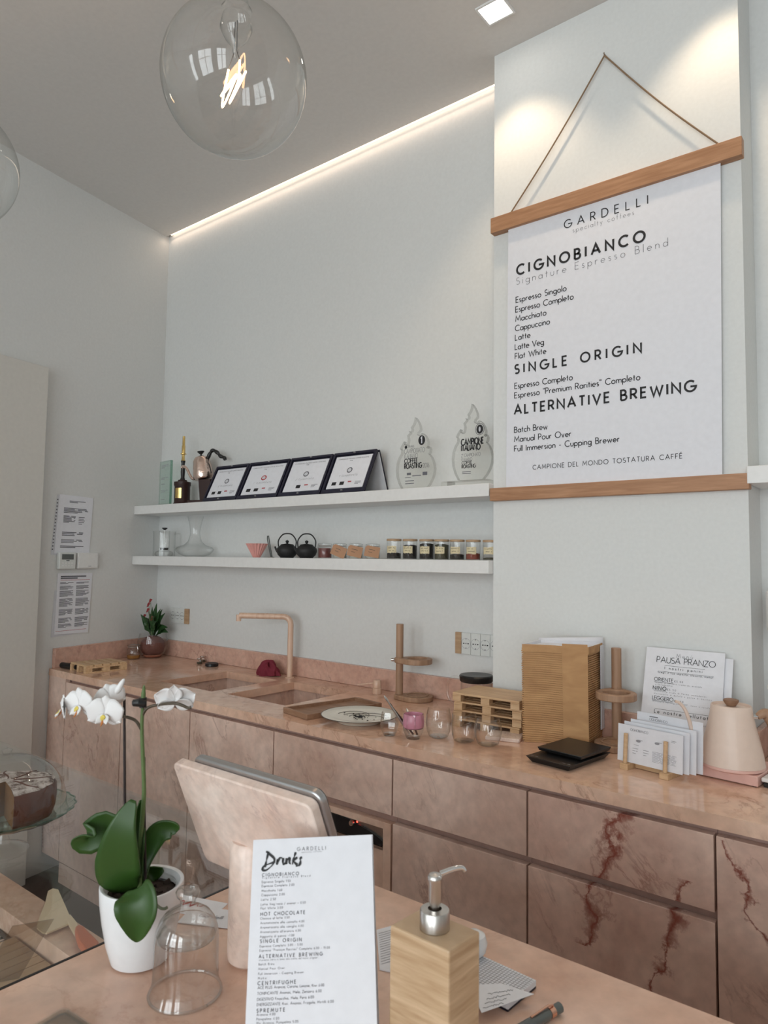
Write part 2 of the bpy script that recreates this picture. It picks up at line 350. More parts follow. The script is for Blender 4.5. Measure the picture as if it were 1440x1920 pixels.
# ------------------------------------------------------------------ lettering (a stroke alphabet, cap height 1)
def arc(cx, cy, rx, ry, a0, a1, n=10): return [(cx + rx * cos(radians(a0 + (a1 - a0) * i / n)), cy + ry * sin(radians(a0 + (a1 - a0) * i / n))) for i in range(n + 1)]
X = .58
GL = {
 'A': (.84, [[(0, 0), (.42, 1), (.84, 0)], [(.15, .34), (.69, .34)]]), 'B': (.56, [[(0, 0), (0, 1), (.24, 1)] + arc(.24, .76, .24, .24, 90, -90)[1:] + [(0, .52)], [(.24, .52)] + arc(.28, .26, .28, .26, 90, -90)[1:] + [(0, 0)]]),
 'C': (.82, [arc(.5, .5, .5, .5, 48, 312, 16)]), 'D': (.74, [[(0, 0), (0, 1), (.24, 1)] + arc(.24, .5, .5, .5, 90, -90, 14)[1:] + [(0, 0)]]),
 'E': (.5, [[(.5, 1), (0, 1), (0, 0), (.5, 0)], [(0, .52), (.44, .52)]]), 'F': (.48, [[(.48, 1), (0, 1), (0, 0)], [(0, .52), (.42, .52)]]),
 'G': (.92, [arc(.5, .5, .5, .5, 48, 355, 18) + [(.5, .46)]]), 'H': (.7, [[(0, 0), (0, 1)], [(.7, 0), (.7, 1)], [(0, .52), (.7, .52)]]), 'I': (.02, [[(0, 0), (0, 1)]]),
 'J': (.3, [[(.3, 1), (.3, .2)] + arc(.1, .2, .2, .2, 0, -100)]), 'K': (.6, [[(0, 0), (0, 1)], [(.56, 1), (0, .42)], [(.15, .58), (.6, 0)]]), 'L': (.44, [[(0, 1), (0, 0), (.44, 0)]]),
 'M': (.96, [[(0, 0), (.12, 1), (.48, .25), (.84, 1), (.96, 0)]]), 'N': (.74, [[(0, 0), (0, 1), (.74, 0), (.74, 1)]]), 'O': (1.0, [arc(.5, .5, .5, .5, 0, 360, 22)]),
 'P': (.54, [[(0, 0), (0, 1), (.26, 1)] + arc(.26, .73, .27, .27, 90, -90)[1:] + [(0, .46)]]), 'Q': (1.0, [arc(.5, .5, .5, .5, 0, 360, 22), [(.6, .3), (.95, -.05)]]),
 'R': (.58, [[(0, 0), (0, 1), (.26, 1)] + arc(.26, .73, .27, .27, 90, -90)[1:] + [(0, .46)], [(.26, .46), (.58, 0)]]),
 'S': (.5, [arc(.26, .75, .24, .25, 40, 250, 10) + arc(.25, .26, .26, .26, 80, -140, 12)]), 'T': (.6, [[(0, 1), (.6, 1)], [(.3, 1), (.3, 0)]]),
 'U': (.66, [[(0, 1), (0, .33)] + arc(.33, .33, .33, .33, 180, 360) + [(.66, 1)]]), 'V': (.78, [[(0, 1), (.39, 0), (.78, 1)]]), 'W': (1.16, [[(0, 1), (.3, 0), (.58, .85), (.86, 0), (1.16, 1)]]),
 'X': (.66, [[(0, 0), (.66, 1)], [(0, 1), (.66, 0)]]), 'Y': (.66, [[(0, 1), (.33, .48), (.66, 1)], [(.33, .48), (.33, 0)]]), 'Z': (.62, [[(0, 1), (.62, 1), (0, 0), (.62, 0)]]),
 'a': (.56, [arc(.28, .28, .28, .28, 0, 360, 16), [(.56, X), (.56, 0)]]), 'b': (.56, [[(0, 1.05), (0, 0)], arc(.28, .28, .28, .28, 0, 360, 16)]), 'c': (.46, [arc(.28, .28, .28, .28, 45, 315, 12)]),
 'd': (.56, [arc(.28, .28, .28, .28, 0, 360, 16), [(.56, 1.05), (.56, 0)]]), 'e': (.54, [[(0, .29), (.54, .29)] + arc(.27, .28, .27, .28, 5, 310, 14)]), 'f': (.28, [[(.12, 0), (.12, .85)] + arc(.27, .85, .15, .17, 180, 90, 4), [(0, X), (.28, X)]]),
 'g': (.56, [arc(.28, .28, .28, .28, 0, 360, 16), [(.56, X), (.56, -.1)] + arc(.29, -.1, .27, .24, 0, -150, 8)]), 'h': (.46, [[(0, 1.05), (0, 0)], arc(.23, .33, .23, .24, 180, 0, 8) + [(.46, 0)]]),
 'i': (.02, [[(0, X), (0, 0)], [(0, .8), (0, .86)]]), 'j': (.1, [[(.1, X), (.1, -.2), (0, -.3)], [(.1, .8), (.1, .86)]]), 'k': (.42, [[(0, 1.05), (0, 0)], [(.38, X), (0, .24)], [(.12, .34), (.42, 0)]]), 'l': (.02, [[(0, 1.05), (0, 0)]]),
 'm': (.82, [[(0, X), (0, 0)], arc(.205, .37, .205, .2, 180, 0, 7) + [(.41, 0)], arc(.615, .37, .205, .2, 180, 0, 7) + [(.82, 0)]]), 'n': (.46, [[(0, X), (0, 0)], arc(.23, .34, .23, .23, 180, 0, 8) + [(.46, 0)]]),
 'o': (.58, [arc(.29, .28, .29, .29, 0, 360, 16)]), 'p': (.56, [[(0, X), (0, -.38)], arc(.28, .28, .28, .28, 0, 360, 16)]), 'q': (.56, [[(.56, X), (.56, -.38)], arc(.28, .28, .28, .28, 0, 360, 16)]),
 'r': (.3, [[(0, X), (0, 0)], arc(.22, .34, .22, .22, 180, 70, 5)]), 's': (.32, [arc(.165, .43, .145, .14, 40, 250, 7) + arc(.155, .145, .16, .145, 80, -140, 8)]), 't': (.3, [[(.14, .9), (.14, 0)], [(0, X), (.3, X)]]),
 'u': (.46, [[(0, X), (0, .23)] + arc(.23, .23, .23, .23, 180, 360, 8) + [(.46, X)]]), 'v': (.48, [[(0, X), (.24, 0), (.48, X)]]), 'w': (.74, [[(0, X), (.19, 0), (.37, .5), (.55, 0), (.74, X)]]), 'x': (.44, [[(0, 0), (.44, X)], [(0, X), (.44, 0)]]),
 'y': (.48, [[(0, X), (.25, .02)], [(.48, X), (.12, -.38)]]), 'z': (.42, [[(0, X), (.42, X), (0, 0), (.42, 0)]]),
 '0': (.56, [arc(.28, .5, .28, .5, 0, 360, 18)]), '1': (.2, [[(0, .8), (.2, 1), (.2, 0)]]), '2': (.5, [arc(.25, .74, .25, .26, 170, -30, 9) + [(0, 0), (.5, 0)]]), '3': (.48, [arc(.22, .76, .22, .24, 150, -90, 9) + arc(.22, .26, .26, .26, 90, -150, 9)]),
 '4': (.54, [[(.4, 0), (.4, 1), (0, .28), (.54, .28)]]), '5': (.48, [[(.44, 1), (.08, 1), (.04, .56)] + arc(.2, .31, .28, .31, 115, -130, 9)]), '6': (.5, [[(.36, 1), (.04, .42)] + arc(.25, .26, .25, .26, 150, -210, 14)]), '7': (.48, [[(0, 1), (.48, 1), (.14, 0)]]),
 '8': (.5, [arc(.25, .75, .2, .25, 0, 360, 12), arc(.25, .26, .25, .26, 0, 360, 14)]), '9': (.5, [[(.14, 0), (.46, .58)] + arc(.25, .74, .25, .26, -30, 330, 14)]),
 '.': (.02, [[(0, 0), (0, .1)]]), ':': (.02, [[(0, 0), (0, .1)], [(0, .45), (0, .55)]]), ',': (.06, [[(.06, .08), (0, -.14)]]), '-': (.3, [[(0, .36), (.3, .36)]]), '"': (.2, [[(0, 1.05), (0, .78)], [(.2, 1.05), (.2, .78)]]), "'": (.02, [[(0, 1.05), (0, .8)]]),
 '/': (.4, [[(0, -.1), (.4, 1.05)]]), '+': (.4, [[(0, .4), (.4, .4)], [(.2, .2), (.2, .6)]]), '(': (.2, [arc(.6, .45, .6, .65, 150, 210, 6)]), ')': (.2, [arc(-.4, .45, .6, .65, 30, -30, 6)]), '°': (.2, [arc(.1, .95, .1, .1, 0, 360, 10)]),
}
GL['É'] = (.5, GL['E'][1] + [[(.2, 1.12), (.36, 1.3)]]); GL['ù'] = (.46, GL['u'][1] + [[(.14, .95), (.28, .75)]]); GL['€'] = (.6, GL['C'][1] + [[(-.06, .42), (.45, .42)], [(-.06, .6), (.5, .6)]])
def stroke(mb, pts, w, fr):
    """flat ribbon along 2-d points; fr maps (x, y) to 3-d"""
    out = []; n = len(pts)
    closed = n > 3 and abs(pts[0][0] - pts[-1][0]) < 1e-6 and abs(pts[0][1] - pts[-1][1]) < 1e-6
    for i, p in enumerate(pts):
        a = pts[i - 1] if i else (pts[-2] if closed else None); b = pts[i + 1] if i < n - 1 else (pts[1] if closed else None)
        d1 = Vector((p[0] - a[0], p[1] - a[1])).normalized() if a else None; d2 = Vector((b[0] - p[0], b[1] - p[1])).normalized() if b else None
        d1 = d1 or d2; d2 = d2 or d1
        n1 = Vector((-d1.y, d1.x)); n2 = Vector((-d2.y, d2.x)); mm = n1 + n2
        if mm.length < .2: mm = n1
        mm.normalize(); k = w / 2 / max(.42, mm.dot(n1)); out.append((Vector(p) + mm * k, Vector(p) - mm * k))
    vs = [fr(*q) for pr in out for q in pr]
    mb.add(vs, [(2 * i, 2 * i + 1, 2 * i + 3, 2 * i + 2) for i in range(n - 1)])
def text(mb, s, A, U, V, h, w=.1, width=None, space=.22, sx=1, slant=0):
    """s written from point A along unit U, up V; letters h tall; spread to 'width' when given"""
    A = Vector(A); U = Vector(U); V = Vector(V)
    adv = [(.34 if c == ' ' else GL[c][0]) * sx for c in s]
    if width: space = (width / h - sum(adv)) / max(1, len(s) - 1)
    if width and space < .13:
        k = (width / h - .13 * (len(s) - 1)) / sum(adv); sx *= k; adv = [a * k for a in adv]; space = .13
    x = 0
    for c, a in zip(s, adv):
        if c != ' ':
            for st in GL[c][1]:
                stroke(mb, [(p[0] * sx + slant * p[1] + x, p[1]) for p in st], w, lambda q, r: A + U * (q * h) + V * (r * h))
        x += a + space
    return x * h
def greek(mb, A, U, V, W_, h, lh, nl, fill=.85, wmin=.012, rnd=None):
    """lines of unreadably small print as word-length dashes"""
    rnd = rnd or random.Random(3); A = Vector(A); U = Vector(U); V = Vector(V)
    for i in range(nl):
        x = 0; end = W_ * (fill if i < nl - 1 else fill * .6) * rnd.uniform(.9, 1)
        while x < end:
            l = min(rnd.uniform(1, 3.4) * wmin, end - x)
            if l < wmin * .3: break
            p = A + U * x - V * (i * lh); mb.quad(p, p + U * l, p + U * l + V * h, p + V * h); x += l + wmin * .35

# ================================================================== the setting
CT = .91
struct('floor', MB().box(-4.2, 2.4, -3.6, 2.45, -.1, 0), M['floor'])
cb = MB().box(-4.2, 2.4, -3.6, 2.229, 3.22, 3.32).box(-4.2, 2.4, 2.229, 2.45, 3.262, 3.32)
struct('ceiling', cb, M['ceil'])
struct('wall_back', MB().box(-4.2, 2.4, 2.25, 2.4, 0, 3.262), M['wall'])
struct('wall_left', MB().prism([(xl(2.26) - .15, 2.26), (xl(-3.5) - .15, -3.5), (xl(-3.5), -3.5), (xl(2.26), 2.26)], 0, 3.262), M['wall'])
struct('wall_pillar', MB().box(-1.198, -.412, 2.10, 2.2499, 0, 3.2199), M['pillar'])
struct('wall_right', MB().box(2.25, 2.4, -3.6, 2.25, 0, 3.2199), M['wall'])
wf = MB(); xs = [-4.2] + [c for x, ww in WIN for c in (x - ww / 2, x + ww / 2)] + [2.4]
for i in range(0, len(xs), 2): wf.box(xs[i], xs[i + 1], -3.3, -3.15, 0, 3.2199)
for x, ww in WIN: wf.box(x - ww / 2, x + ww / 2, -3.3, -3.15, 0, .5); wf.box(x - ww / 2, x + ww / 2, -3.3, -3.15, 2.8, 3.2199)
struct('wall_front', wf, M['wall'])
for n, (x, ww) in enumerate(WIN):
    f = MB(); a, b = x - ww / 2, x + ww / 2
    for x0, x1, z0, z1 in ((a, a + .05, .5, 2.8), (b - .05, b, .5, 2.8), (a, b, .5, .55), (a, b, 2.75, 2.8), (x - .03, x + .03, .5, 2.8), (a, b, 2.05, 2.1)):
        f.box(x0, x1, -3.26, -3.2, z0, z1)
    fr = struct('window_%d' % (n + 1), f, M['white'])
    part('pane', MB().box(a + .05, b - .05, -3.235, -3.231, .55, 2.75), M['glass_window'], fr)

# light slot along the ceiling
t = thing('light_strip', 'thin warm white light strip in the ceiling slot above the shelves wall', 'light', (-2.28, 2.235, 3.216))
part('diffuser', MB().box(-3.33, -1.2, 2.2325, 2.241, 3.2225, 3.229), M['ledglow'], t, world=True)
part('channel', MB().box(-3.345, -1.2, 2.2305, 2.2485, 3.2295, 3.2615), M['white'], t, world=True)
for i, (x, y) in enumerate(SPOTS[:1]):
    t = thing('ceiling_downlight', 'small square recessed ceiling downlight glowing white above the pillar', 'light', (x, y, 3.22))
    part('frame', MB().ring([(-.05, -.045), (.05, -.045), (.05, .045), (-.05, .045)], [(-.043, -.038), (.043, -.038), (.043, .038), (-.043, .038)], -.006, .0), M['white'], t)
    part('lamp_panel', MB().box(-.043, .043, -.038, .038, -.0035, -.001), M['lampglow'], t)

# ================================================================== wall shelves
def shelf(x0f, z0, z1, label, left=True, x1=None):
    t = thing('wall_shelf', label, 'shelf', ((x0f + x1) / 2, 2.16, z0))
    if left: pol = [(xl(2.07) + .001, 2.07), (x1, 2.07), (x1, 2.249), (xl(2.249) + .001, 2.249)]
    else: pol = [(x0f, 2.07), (x1, 2.07), (x1, 2.249), (x0f, 2.249)]
    part('board', MB().prism(pol, z0, z1), M['white'], t, world=True, bevel=.0015)
Z1, Z2 = 1.692, 1.431
shelf(-3.33, 1.648, Z1, 'long white floating shelf carrying the plaques, upper of the two left of the pillar', x1=-1.199)
shelf(-3.33, 1.386, Z2, 'long white floating shelf carrying teapots and jars, lower of the two left of the pillar', x1=-1.199)
shelf(-.409, 1.645, Z1, 'white floating shelf right of the pillar at the frame edge', left=False, x1=1.3)

# ================================================================== back counter
YF = 1.609
S1 = (-2.587, -2.244, 1.757, 2.107); S2 = (-2.16, -1.842, 1.765, 2.118)
t = thing('countertop', 'long polished pink marble worktop along the back wall', 'countertop', (-1.2, 1.93, .88))
XR = 1.3
def xw(y): return xl(y) + .002
mb = MB()
mb.prism([(xw(YF), YF), (S1[0], YF), (S1[0], 2.249), (xw(2.249), 2.249)], .88, CT)
mb.box(S1[0], XR, YF, S1[2], .88, CT)
mb.box(S1[0], -1.2, 2.118, 2.249, .88, CT); mb.box(S1[0], S1[1], 2.107, 2.118, .88, CT)
mb.box(S1[1], S2[0], S1[2], 2.118, .88, CT); mb.box(S2[1], -1.2, S1[2], 2.118, .88, CT); mb.box(S2[0], S2[1], S1[2], S2[2], .88, CT)
mb.box(-1.2, -.4, S1[2], 2.099, .88, CT); mb.box(-.4, XR, S1[2], 2.249, .88, CT)
part('slab', mb, M['marble'], t, world=True, smooth=0)
for nm, s, lab in (('sink', S1, 'square pink marble sink holding a strainer, left of the tap'), ('sink', S2, 'square pink marble sink beside the wooden tray, right of the tap')):
    k = thing(nm, lab, 'sink', ((s[0] + s[1]) / 2, (s[2] + s[3]) / 2, .66)); e = .012
    o = [(s[0] - e, s[2] - e), (s[1] + e, s[2] - e), (s[1] + e, s[3] + e), (s[0] - e, s[3] + e)]
    oo = [(s[0] - e - .015, s[2] - e - .015), (s[1] + e + .015, s[2] - e - .015), (s[1] + e + .015, s[3] + e + .015), (s[0] - e - .015, s[3] + e + .015)]
    part('basin_wall', MB().ring(oo, o, .68, .877), M['front'], k, world=True, smooth=0)
    part('basin_floor', MB().box(oo[0][0], oo[1][0], oo[0][1], oo[2][1], .66, .68), M['front'], k, world=True)
    part('drain', MB().lathe([(0, .6815), (.03, .6815), (.034, .683), (.034, .6802)], 20, (k.location.x, k.location.y, 0)), M['steel'], k, world=True)
# backsplash
SB = .992
t = thing('backsplash', 'low upstand of polished pink marble behind the worktop', 'backsplash', (-2.2, 2.24, CT))
part('upstand', MB().box(-3.33, -1.199, 2.231, 2.2495, CT + .0005, SB), M['bp'], t, world=True, bevel=.0015)
u0, u1 = Vector((xl(1.623) + .001, 1.623)), Vector((xl(2.2305) + .001, 2.2305)); nn = Vector((.98, .196)) * .02
part('upstand', MB().prism([tuple(u0), tuple(u0 + nn), tuple(u1 + nn), tuple(u1)], CT + .0005, 1.0), M['bp'], t, world=True, bevel=.0015)
part('upstand', MB().box(-1.198, -.3945, 2.083, 2.0995, CT + .0005, SB), M['bp'], t, world=True, bevel=.0015)
part('upstand', MB().box(-.411, -.3945, 2.0997, 2.2495, CT + .0005, SB), M['bp'], t, world=True, bevel=.0015)
part('upstand', MB().box(-.394, XR, 2.231, 2.2495, CT + .0005, SB), M['bp'], t, world=True, bevel=.0015)

# base units: x edges from the joints between the fronts
XE = [-3.087, -2.635, -2.180, -1.7325, -1.242, -.8235, -.394, .08, .55, 1.0, 1.3]
YD = 1.612; ZT, ZM0, ZM1, ZB = .8655, .7095, .6885, .092; GP = .0025
def front(t, x0, x1, z0, z1, mt, name):
    return part(name, MB().box(x0 + GP, x1 - GP, YD, YD + .022, z0, z1), mt, t, world=True, bevel=.0012, smooth=0)
t = thing('filler_panel', 'narrow pink marble end panel between left wall and first door', 'panel', (-3.15, 1.62, 0))
part('panel', MB().box(xl(1.62) + .003, XE[0] - .001, YD, YD + .022, ZB, .8795), M['front'], t, world=True, smooth=0)
labs = ['full-height pink marble door, leftmost of the base units',
        'full-height pink marble door under the left sink, second of the base units',
        'full-height pink marble door under the right sink, left of the cooler unit',
        'pink marble unit with one drawer above a wine cooler',
        'pink marble two-drawer unit with a diagonal vein, right of the cooler',
        'two-drawer unit with rust red veins running down both fronts',
        'tall pink marble door with red vein at the right frame edge',
        'pink marble door beyond the right frame edge', 'second pink marble door beyond the right frame edge', 'end pink marble door beyond the right frame edge']
for i in range(10):
    x0, x1 = XE[i], XE[i + 1]
    t = thing('base_cabinet', labs[i], 'cabinet', ((x0 + x1) / 2, 1.93, 0), group='marble fronted base units')
    mt = M['front_red'] if i in (5, 6) else M['front']
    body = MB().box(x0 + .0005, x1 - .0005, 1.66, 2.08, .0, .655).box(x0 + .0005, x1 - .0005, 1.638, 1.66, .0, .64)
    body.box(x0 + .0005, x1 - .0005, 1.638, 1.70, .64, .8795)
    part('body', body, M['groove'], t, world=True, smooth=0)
    if i in (3, 4, 5):
        front(t, x0, x1, ZM0, ZT, mt, 'drawer')
        if i != 3: front(t, x0, x1, ZB, ZM1, mt, 'drawer')
    else: front(t, x0, x1, ZB, ZT, mt, 'door')
    part('plinth', MB().box(x0 + .0005, x1 - .0005, YD + .004, YD + .02, 0, ZB - .006), M['front'], t, world=True, smooth=0)
    if i == 3:      # surround and recessed cooler
        a, b = W(560, 1503, YD)[0], W(718, 1554, YD)[0]; zt = W(718, 1554, YD)[2]
        ou = [(x0 + .004, ZB), (x1 - .004, ZB), (x1 - .004, ZM1 - .003), (x0 + .004, ZM1 - .003)]
        inn = [(x0 + .045, ZB + .05), (b, ZB + .05), (b, zt), (x0 + .045, zt)]
        R3 = Matrix(((1, 0, 0, 0), (0, 0, 1, 0), (0, 1, 0, 0), (0, 0, 0, 1)))
        part('surround', MB().ring(ou, inn, YD, YD + .024, R3), M['marble_near'], t, world=True, bevel=.0012, smooth=0)
x0, x1 = XE[3] + .046, W(718, 1554, YD)[0] - .001; zt = W(718, 1554, YD)[2] - .001
t = thing('wine_cooler', 'built-in wine cooler with curved black control strip and two chrome knobs', 'appliance', ((x0 + x1) / 2, 1.63, ZB + .051))
part('back_plate', MB().box(x0, x1, 1.629, 1.637, ZB + .051, zt), M['steel'], t, world=True)
zc = zt - .028
pol = [(x0 + .002, zc - .024)] + [(x0 + .002 + (x1 - x0 - .004) * i / 14, zc - .014 + .036 * sin(pi * i / 14) ** .7) for i in range(15)] + [(x1 - .002, zc - .024)]
R3 = Matrix(((1, 0, 0, 0), (0, 0, 1, 0), (0, 1, 0, 0), (0, 0, 0, 1)))
pan = part('control_panel', MB().prism(pol, 1.6225, 1.629, R3), M['black'], t, world=True, smooth=0)
part('trim_strip', MB().box(x0, x1, 1.619, 1.629, zc - .034, zc - .026), M['steel'], t, world=True)
part('glass_door', MB().box(x0, x1, 1.624, 1.629, ZB + .052, zc - .036), M['marble_near'], t, world=True, label='door reflecting pink marble')  # marble material stands in for the reflection in the glass
for px, py in ((617, 1530), (660, 1543)):
    c = W(px, py, 1.62)
    part('knob', MB().lathe([(0, .008), (.0075, .008), (.009, .005), (.009, 0)], 20), M['chrome'], t).matrix_local = Matrix.Translation(Vector((c[0], 1.622, c[2])) - t.location) @ Matrix.Rotation(radians(90), 4, 'X')
c = W(669, 1541, 1.62)
part('pilot_light', MB().box(c[0] - .002, c[0] + .002, 1.6205, 1.6223, c[2] - .002, c[2] + .002), M['redled'], t, world=True)

# ================================================================== near counter and pastry case
XG = -.906; YN = .907
t = thing('front_counter', 'pink marble serving counter in the foreground under the menu card', 'counter', (.2, .5, 0))
part('slab', MB().box(XG + .004, 1.3, .08, YN, .88, CT), M['marble_near'], t, world=True, bevel=.002, smooth=0)
part('body', MB().box(XG + .02, 1.28, .12, YN - .03, 0, .8795), M['front'], t, world=True, smooth=0)
t = thing('pastry_case', 'glass topped pastry case with marble ledge at lower left', 'display case', (-1.6, .4, 0))
part('base', MB().box(-2.2, XG + .018, .12, .705, 0, .70), M['front'], t, world=True, smooth=0)
part('back_ledge', MB().box(-2.2, XG + .018, .646, .712, .7005, .75), M['marble_near'], t, world=True, bevel=.001, smooth=0)
part('side_panel', MB().box(-2.22, -2.2005, .12, YN, 0, .903), M['front'], t, world=True, smooth=0)
part('top_pane', MB().box(-2.2, XG - .0005, .1, YN, .903, .9095), M['glass_pane'], t, world=True)
part('edge_seal', MB().box(XG - .0003, XG + .0035, .1, YN, .88, .9098), M['black'], t, world=True)
# vent and slatted board on the case floor
ZF = .7005
bx0, bx1 = G(47, 1748, .722)[0], G(112, 1803, .722)[0]
t = thing('vent_grille', 'dark slotted vent grille beside the slatted board inside the case', 'grille', (bx0 - .12, .58, ZF))
part('frame', MB().ring([(-.118, -.12), (.118, -.12), (.118, .064), (-.118, .064)], [(-.108, -.11), (.108, -.11), (.108, .054), (-.108, .054)], 0, .012), M['black'], t)
for i in range(14): part('slat', MB().box(-.106 + i * .0152, -.106 + i * .0152 + .006, -.11, .054, .002, .011), M['steel'], t)
part('pan', MB().box(-.108, .108, -.11, .054, 0, .001), M['black'], t)
t = thing('slatted_board', 'slatted wooden serving board inside the pastry case', 'board', (bx0, .40, ZF))
n = 6; wd = (bx1 - bx0) / n
for i in range(n): part('slat', MB().box(i * wd + .001, (i + 1) * wd - .001, 0, .24, .008, .022), M['beech'], t, bevel=.0008)
for y in (.03, .19): part('batten', MB().box(.002, n * wd - .002, y, y + .025, 0, .008), M['beech'], t)
t = thing('acrylic_sign', 'blank translucent plastic sheet standing on the slatted board', 'sign', (bx0 + .02, .56, .7225))
q = [G(-40, 1850, .78), G(36, 1832, .725), G(53, 1768, .80), G(-40, 1790, .83)]
a = G(36, 1834, .7235); b_ = G(-45, 1850, .7235); 
part('sheet', MB().quad(b_, a, a + Vector((.02, .045, .085)), b_ + Vector((.02, .045, .085))), M['smoke'], t, world=True, solid=.002, smooth=0)
# cake slice lifter
t = thing('cake_server', 'ivory plastic cake server with orange grip lying on the case ledge', 'utensil', G(125, 1735, .752))
zz = .757
bl = [(85, 1693), (90, 1673), (99, 1668), (109, 1670), (131, 1720), (128, 1735), (88, 1752), (80, 1751), (69, 1742), (70, 1733)]
def lay(pts, z, th=.003, tilt=None):
    lo = [G(x, y, z if not tilt else z + tilt(x, y)) for x, y in pts]; n = len(lo)
    return MB().add(lo + [p + Vector((0, 0, th)) for p in lo], [tuple(range(n))[::-1], tuple(range(n, 2 * n))] + [(i, (i + 1) % n, n + (i + 1) % n, n + i) for i in range(n)])
part('blade', lay(bl, zz, .0025), M['spat'], t, world=True)
part('shaft', lay([(127, 1733), (131, 1720), (143, 1735), (148, 1748), (140, 1756)], zz, .006), M['spat'], t, world=True)
part('grip', lay([(140, 1757), (141, 1749), (148, 1745), (156, 1748), (185, 1778), (182, 1792), (160, 1795), (146, 1778)], zz - .002, .012), M['orange'], t, world=True, bevel=.003)

# tall white cupboard against the left wall
t = thing('tall_cabinet', 'tall smooth cream cupboard standing against the left wall', 'cupboard', (xl(1.0) + .03, 1.0, 0), WLA)
part('side_panel', MB().box(-1.1, .52, -.02, .023, 0, 2.282), M['door'], t, bevel=.002)
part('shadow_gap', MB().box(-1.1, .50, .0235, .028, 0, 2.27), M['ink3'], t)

# ================================================================== left wall papers and controls
UL = Vector((-.196, .981, 0)); NL = Vector((.981, .196, 0)); ZV = Vector((0, 0, 1))
def sheetL(name, label, px, w_, h_, off=.002, tilt=0, mat_='paper2'):
    """a sheet on the left wall, upper-left corner at pixel px; local x runs along the wall, z up"""
    p = PL(*px, off); t = thing(name, label, 'notice', p, WLA)
    return t
t = sheetL('pinned_notice', 'plastic sleeved typed notice on left wall, above the thermostat', (110, 926), .2, .28)
part('back_sheet', MB().hexa([(-.028, 0, -.285), (.17, 0, -.285), (.17, .001, -.285), (-.028, .001, -.285)], [(-.006, 0, -.004), (.18, 0, -.004), (.18, .001, -.004), (-.006, .001, -.004)]), M['paper2'], t)
part('sheet', MB().hexa([(-.012, -.002, -.278), (.185, -.002, -.283), (.185, -.001, -.283), (-.012, -.001, -.278)], [(.004, -.002, 0), (.196, -.002, -.004), (.196, -.001, -.004), (.004, -.001, 0)]), M['paper'], t)
g = MB(); R0 = random.Random(1)
for i in range(16): g.box(-.0245 + i * -.0 + .018 * (1 - i / 16), -.019 + .018 * (1 - i / 16), -.0012, -.0002, -.03 - i * .0155, -.024 - i * .0155)
part('punch_holes', g, M['ink2'], t)
g = MB(); A0 = Vector((.03, -.0024, -.03)); UX = Vector((1, 0, 0)); UZ = Vector((0, 0, 1))
greek(g, A0 + Vector((.03, 0, 0)), UX, UZ, .11, .003, .006, 2, 1, .03, R0); greek(g, A0 + Vector((0, 0, -.035)), UX, UZ, .14, .0032, .0052, 5, 1, .05, R0)
greek(g, A0 + Vector((0, 0, -.072)), UX, UZ, .07, .003, .005, 7, 1, .03, R0); greek(g, A0 + Vector((.085, 0, -.075)), UX, UZ, .05, .003, .008, 5, .7, .02, R0)
greek(g, A0 + Vector((-.005, 0, -.15)), UX, UZ, .12, .004, .007, 3, 1, .04, R0); greek(g, A0 + Vector((-.008, 0, -.185)), UX, UZ, .13, .003, .006, 3, 1, .03, R0); greek(g, A0 + Vector((-.012, 0, -.215)), UX, UZ, .15, .0035, .006, 2, 1, .05, R0)
part('print', g, M['ink2'], t)
t = sheetL('pinned_notice', 'two-column printed notice with bold title on left wall, below the thermostat', (108, 1075), .2, .28)
part('sheet', MB().hexa([(-.006, -.002, -.283), (.183, -.002, -.288), (.183, -.001, -.288), (-.006, -.001, -.283)], [(0, -.002, 0), (.196, -.002, 0), (.196, -.001, 0), (0, -.001, 0)]), M['paper'], t)
part('back_sheet', MB().hexa([(-.02, 0, -.295), (.1, 0, -.29), (.1, .001, -.29), (-.02, .001, -.295)], [(-.012, 0, -.08), (.1, 0, -.08), (.1, .001, -.08), (-.012, .001, -.08)]), M['paper2'], t)
g = MB(); greek(g, (.016, -.0024, -.018), UX, UZ, .165, .006, .0085, 2, 1, .05, R0)
for c_ in (0, 1):
    for k, (z, nl) in enumerate(((-.045, 2), (-.062, 4), (-.085, 6), (-.122, 8), (-.172, 6), (-.212, 5), (-.24, 4))):
        greek(g, (.014 + c_ * .09 - .0002 * k, -.0024, z), UX, UZ, .078, .0026, .0048, nl, 1, .03, R0)
part('print', g, M['ink2'], t)
part('red_rule', MB().quad((.016, -.0024, -.033), (.182, -.0024, -.033), (.182, -.0024, -.0315), (.016, -.0024, -.0315)), M['inkr'], t)
part('red_rule', MB().quad((.0, -.0024, -.27), (.17, -.0024, -.27), (.17, -.0024, -.2685), (0, -.0024, -.2685)), M['inkr'], t)
t = thing('thermostat', 'white wall thermostat with grey display between the two notices', 'thermostat', PL(105, 1067, .001), WLA)
part('case', MB().box(0, .09, -.022, 0, 0, .078), M['plastic'], t, bevel=.003)
part('display', MB().box(.012, .076, -.0232, -.0221, .045, .07), M['lcd'], t)
g = MB()
for i in range(4):
    for j in range(2): g.box(.013 + i * .017, .023 + i * .017, -.0236, -.0222, .012 + j * .012, .019 + j * .012)
part('buttons', g, M['white'], t, bevel=.0005)
part('marks', MB().quad((.036, -.0225, .038), (.054, -.0225, .038), (.054, -.0225, .041), (.036, -.0225, .041)), M['ink'], t)
t = thing('wall_box', 'blank white plastic control box right of the thermostat', 'control box', PL(141, 1066, .001), WLA)
part('case', MB().box(0, .118, -.018, 0, 0, .076), M['white'], t, bevel=.002)
part('cover', MB().box(.006, .112, -.0205, -.0181, .005, .071), M['white'], t, bevel=.001)
part('marks', MB().quad((.058, -.0207, .01), (.076, -.0207, .01), (.076, -.0207, .0125), (.058, -.0207, .0125)), M['ink3'], t)

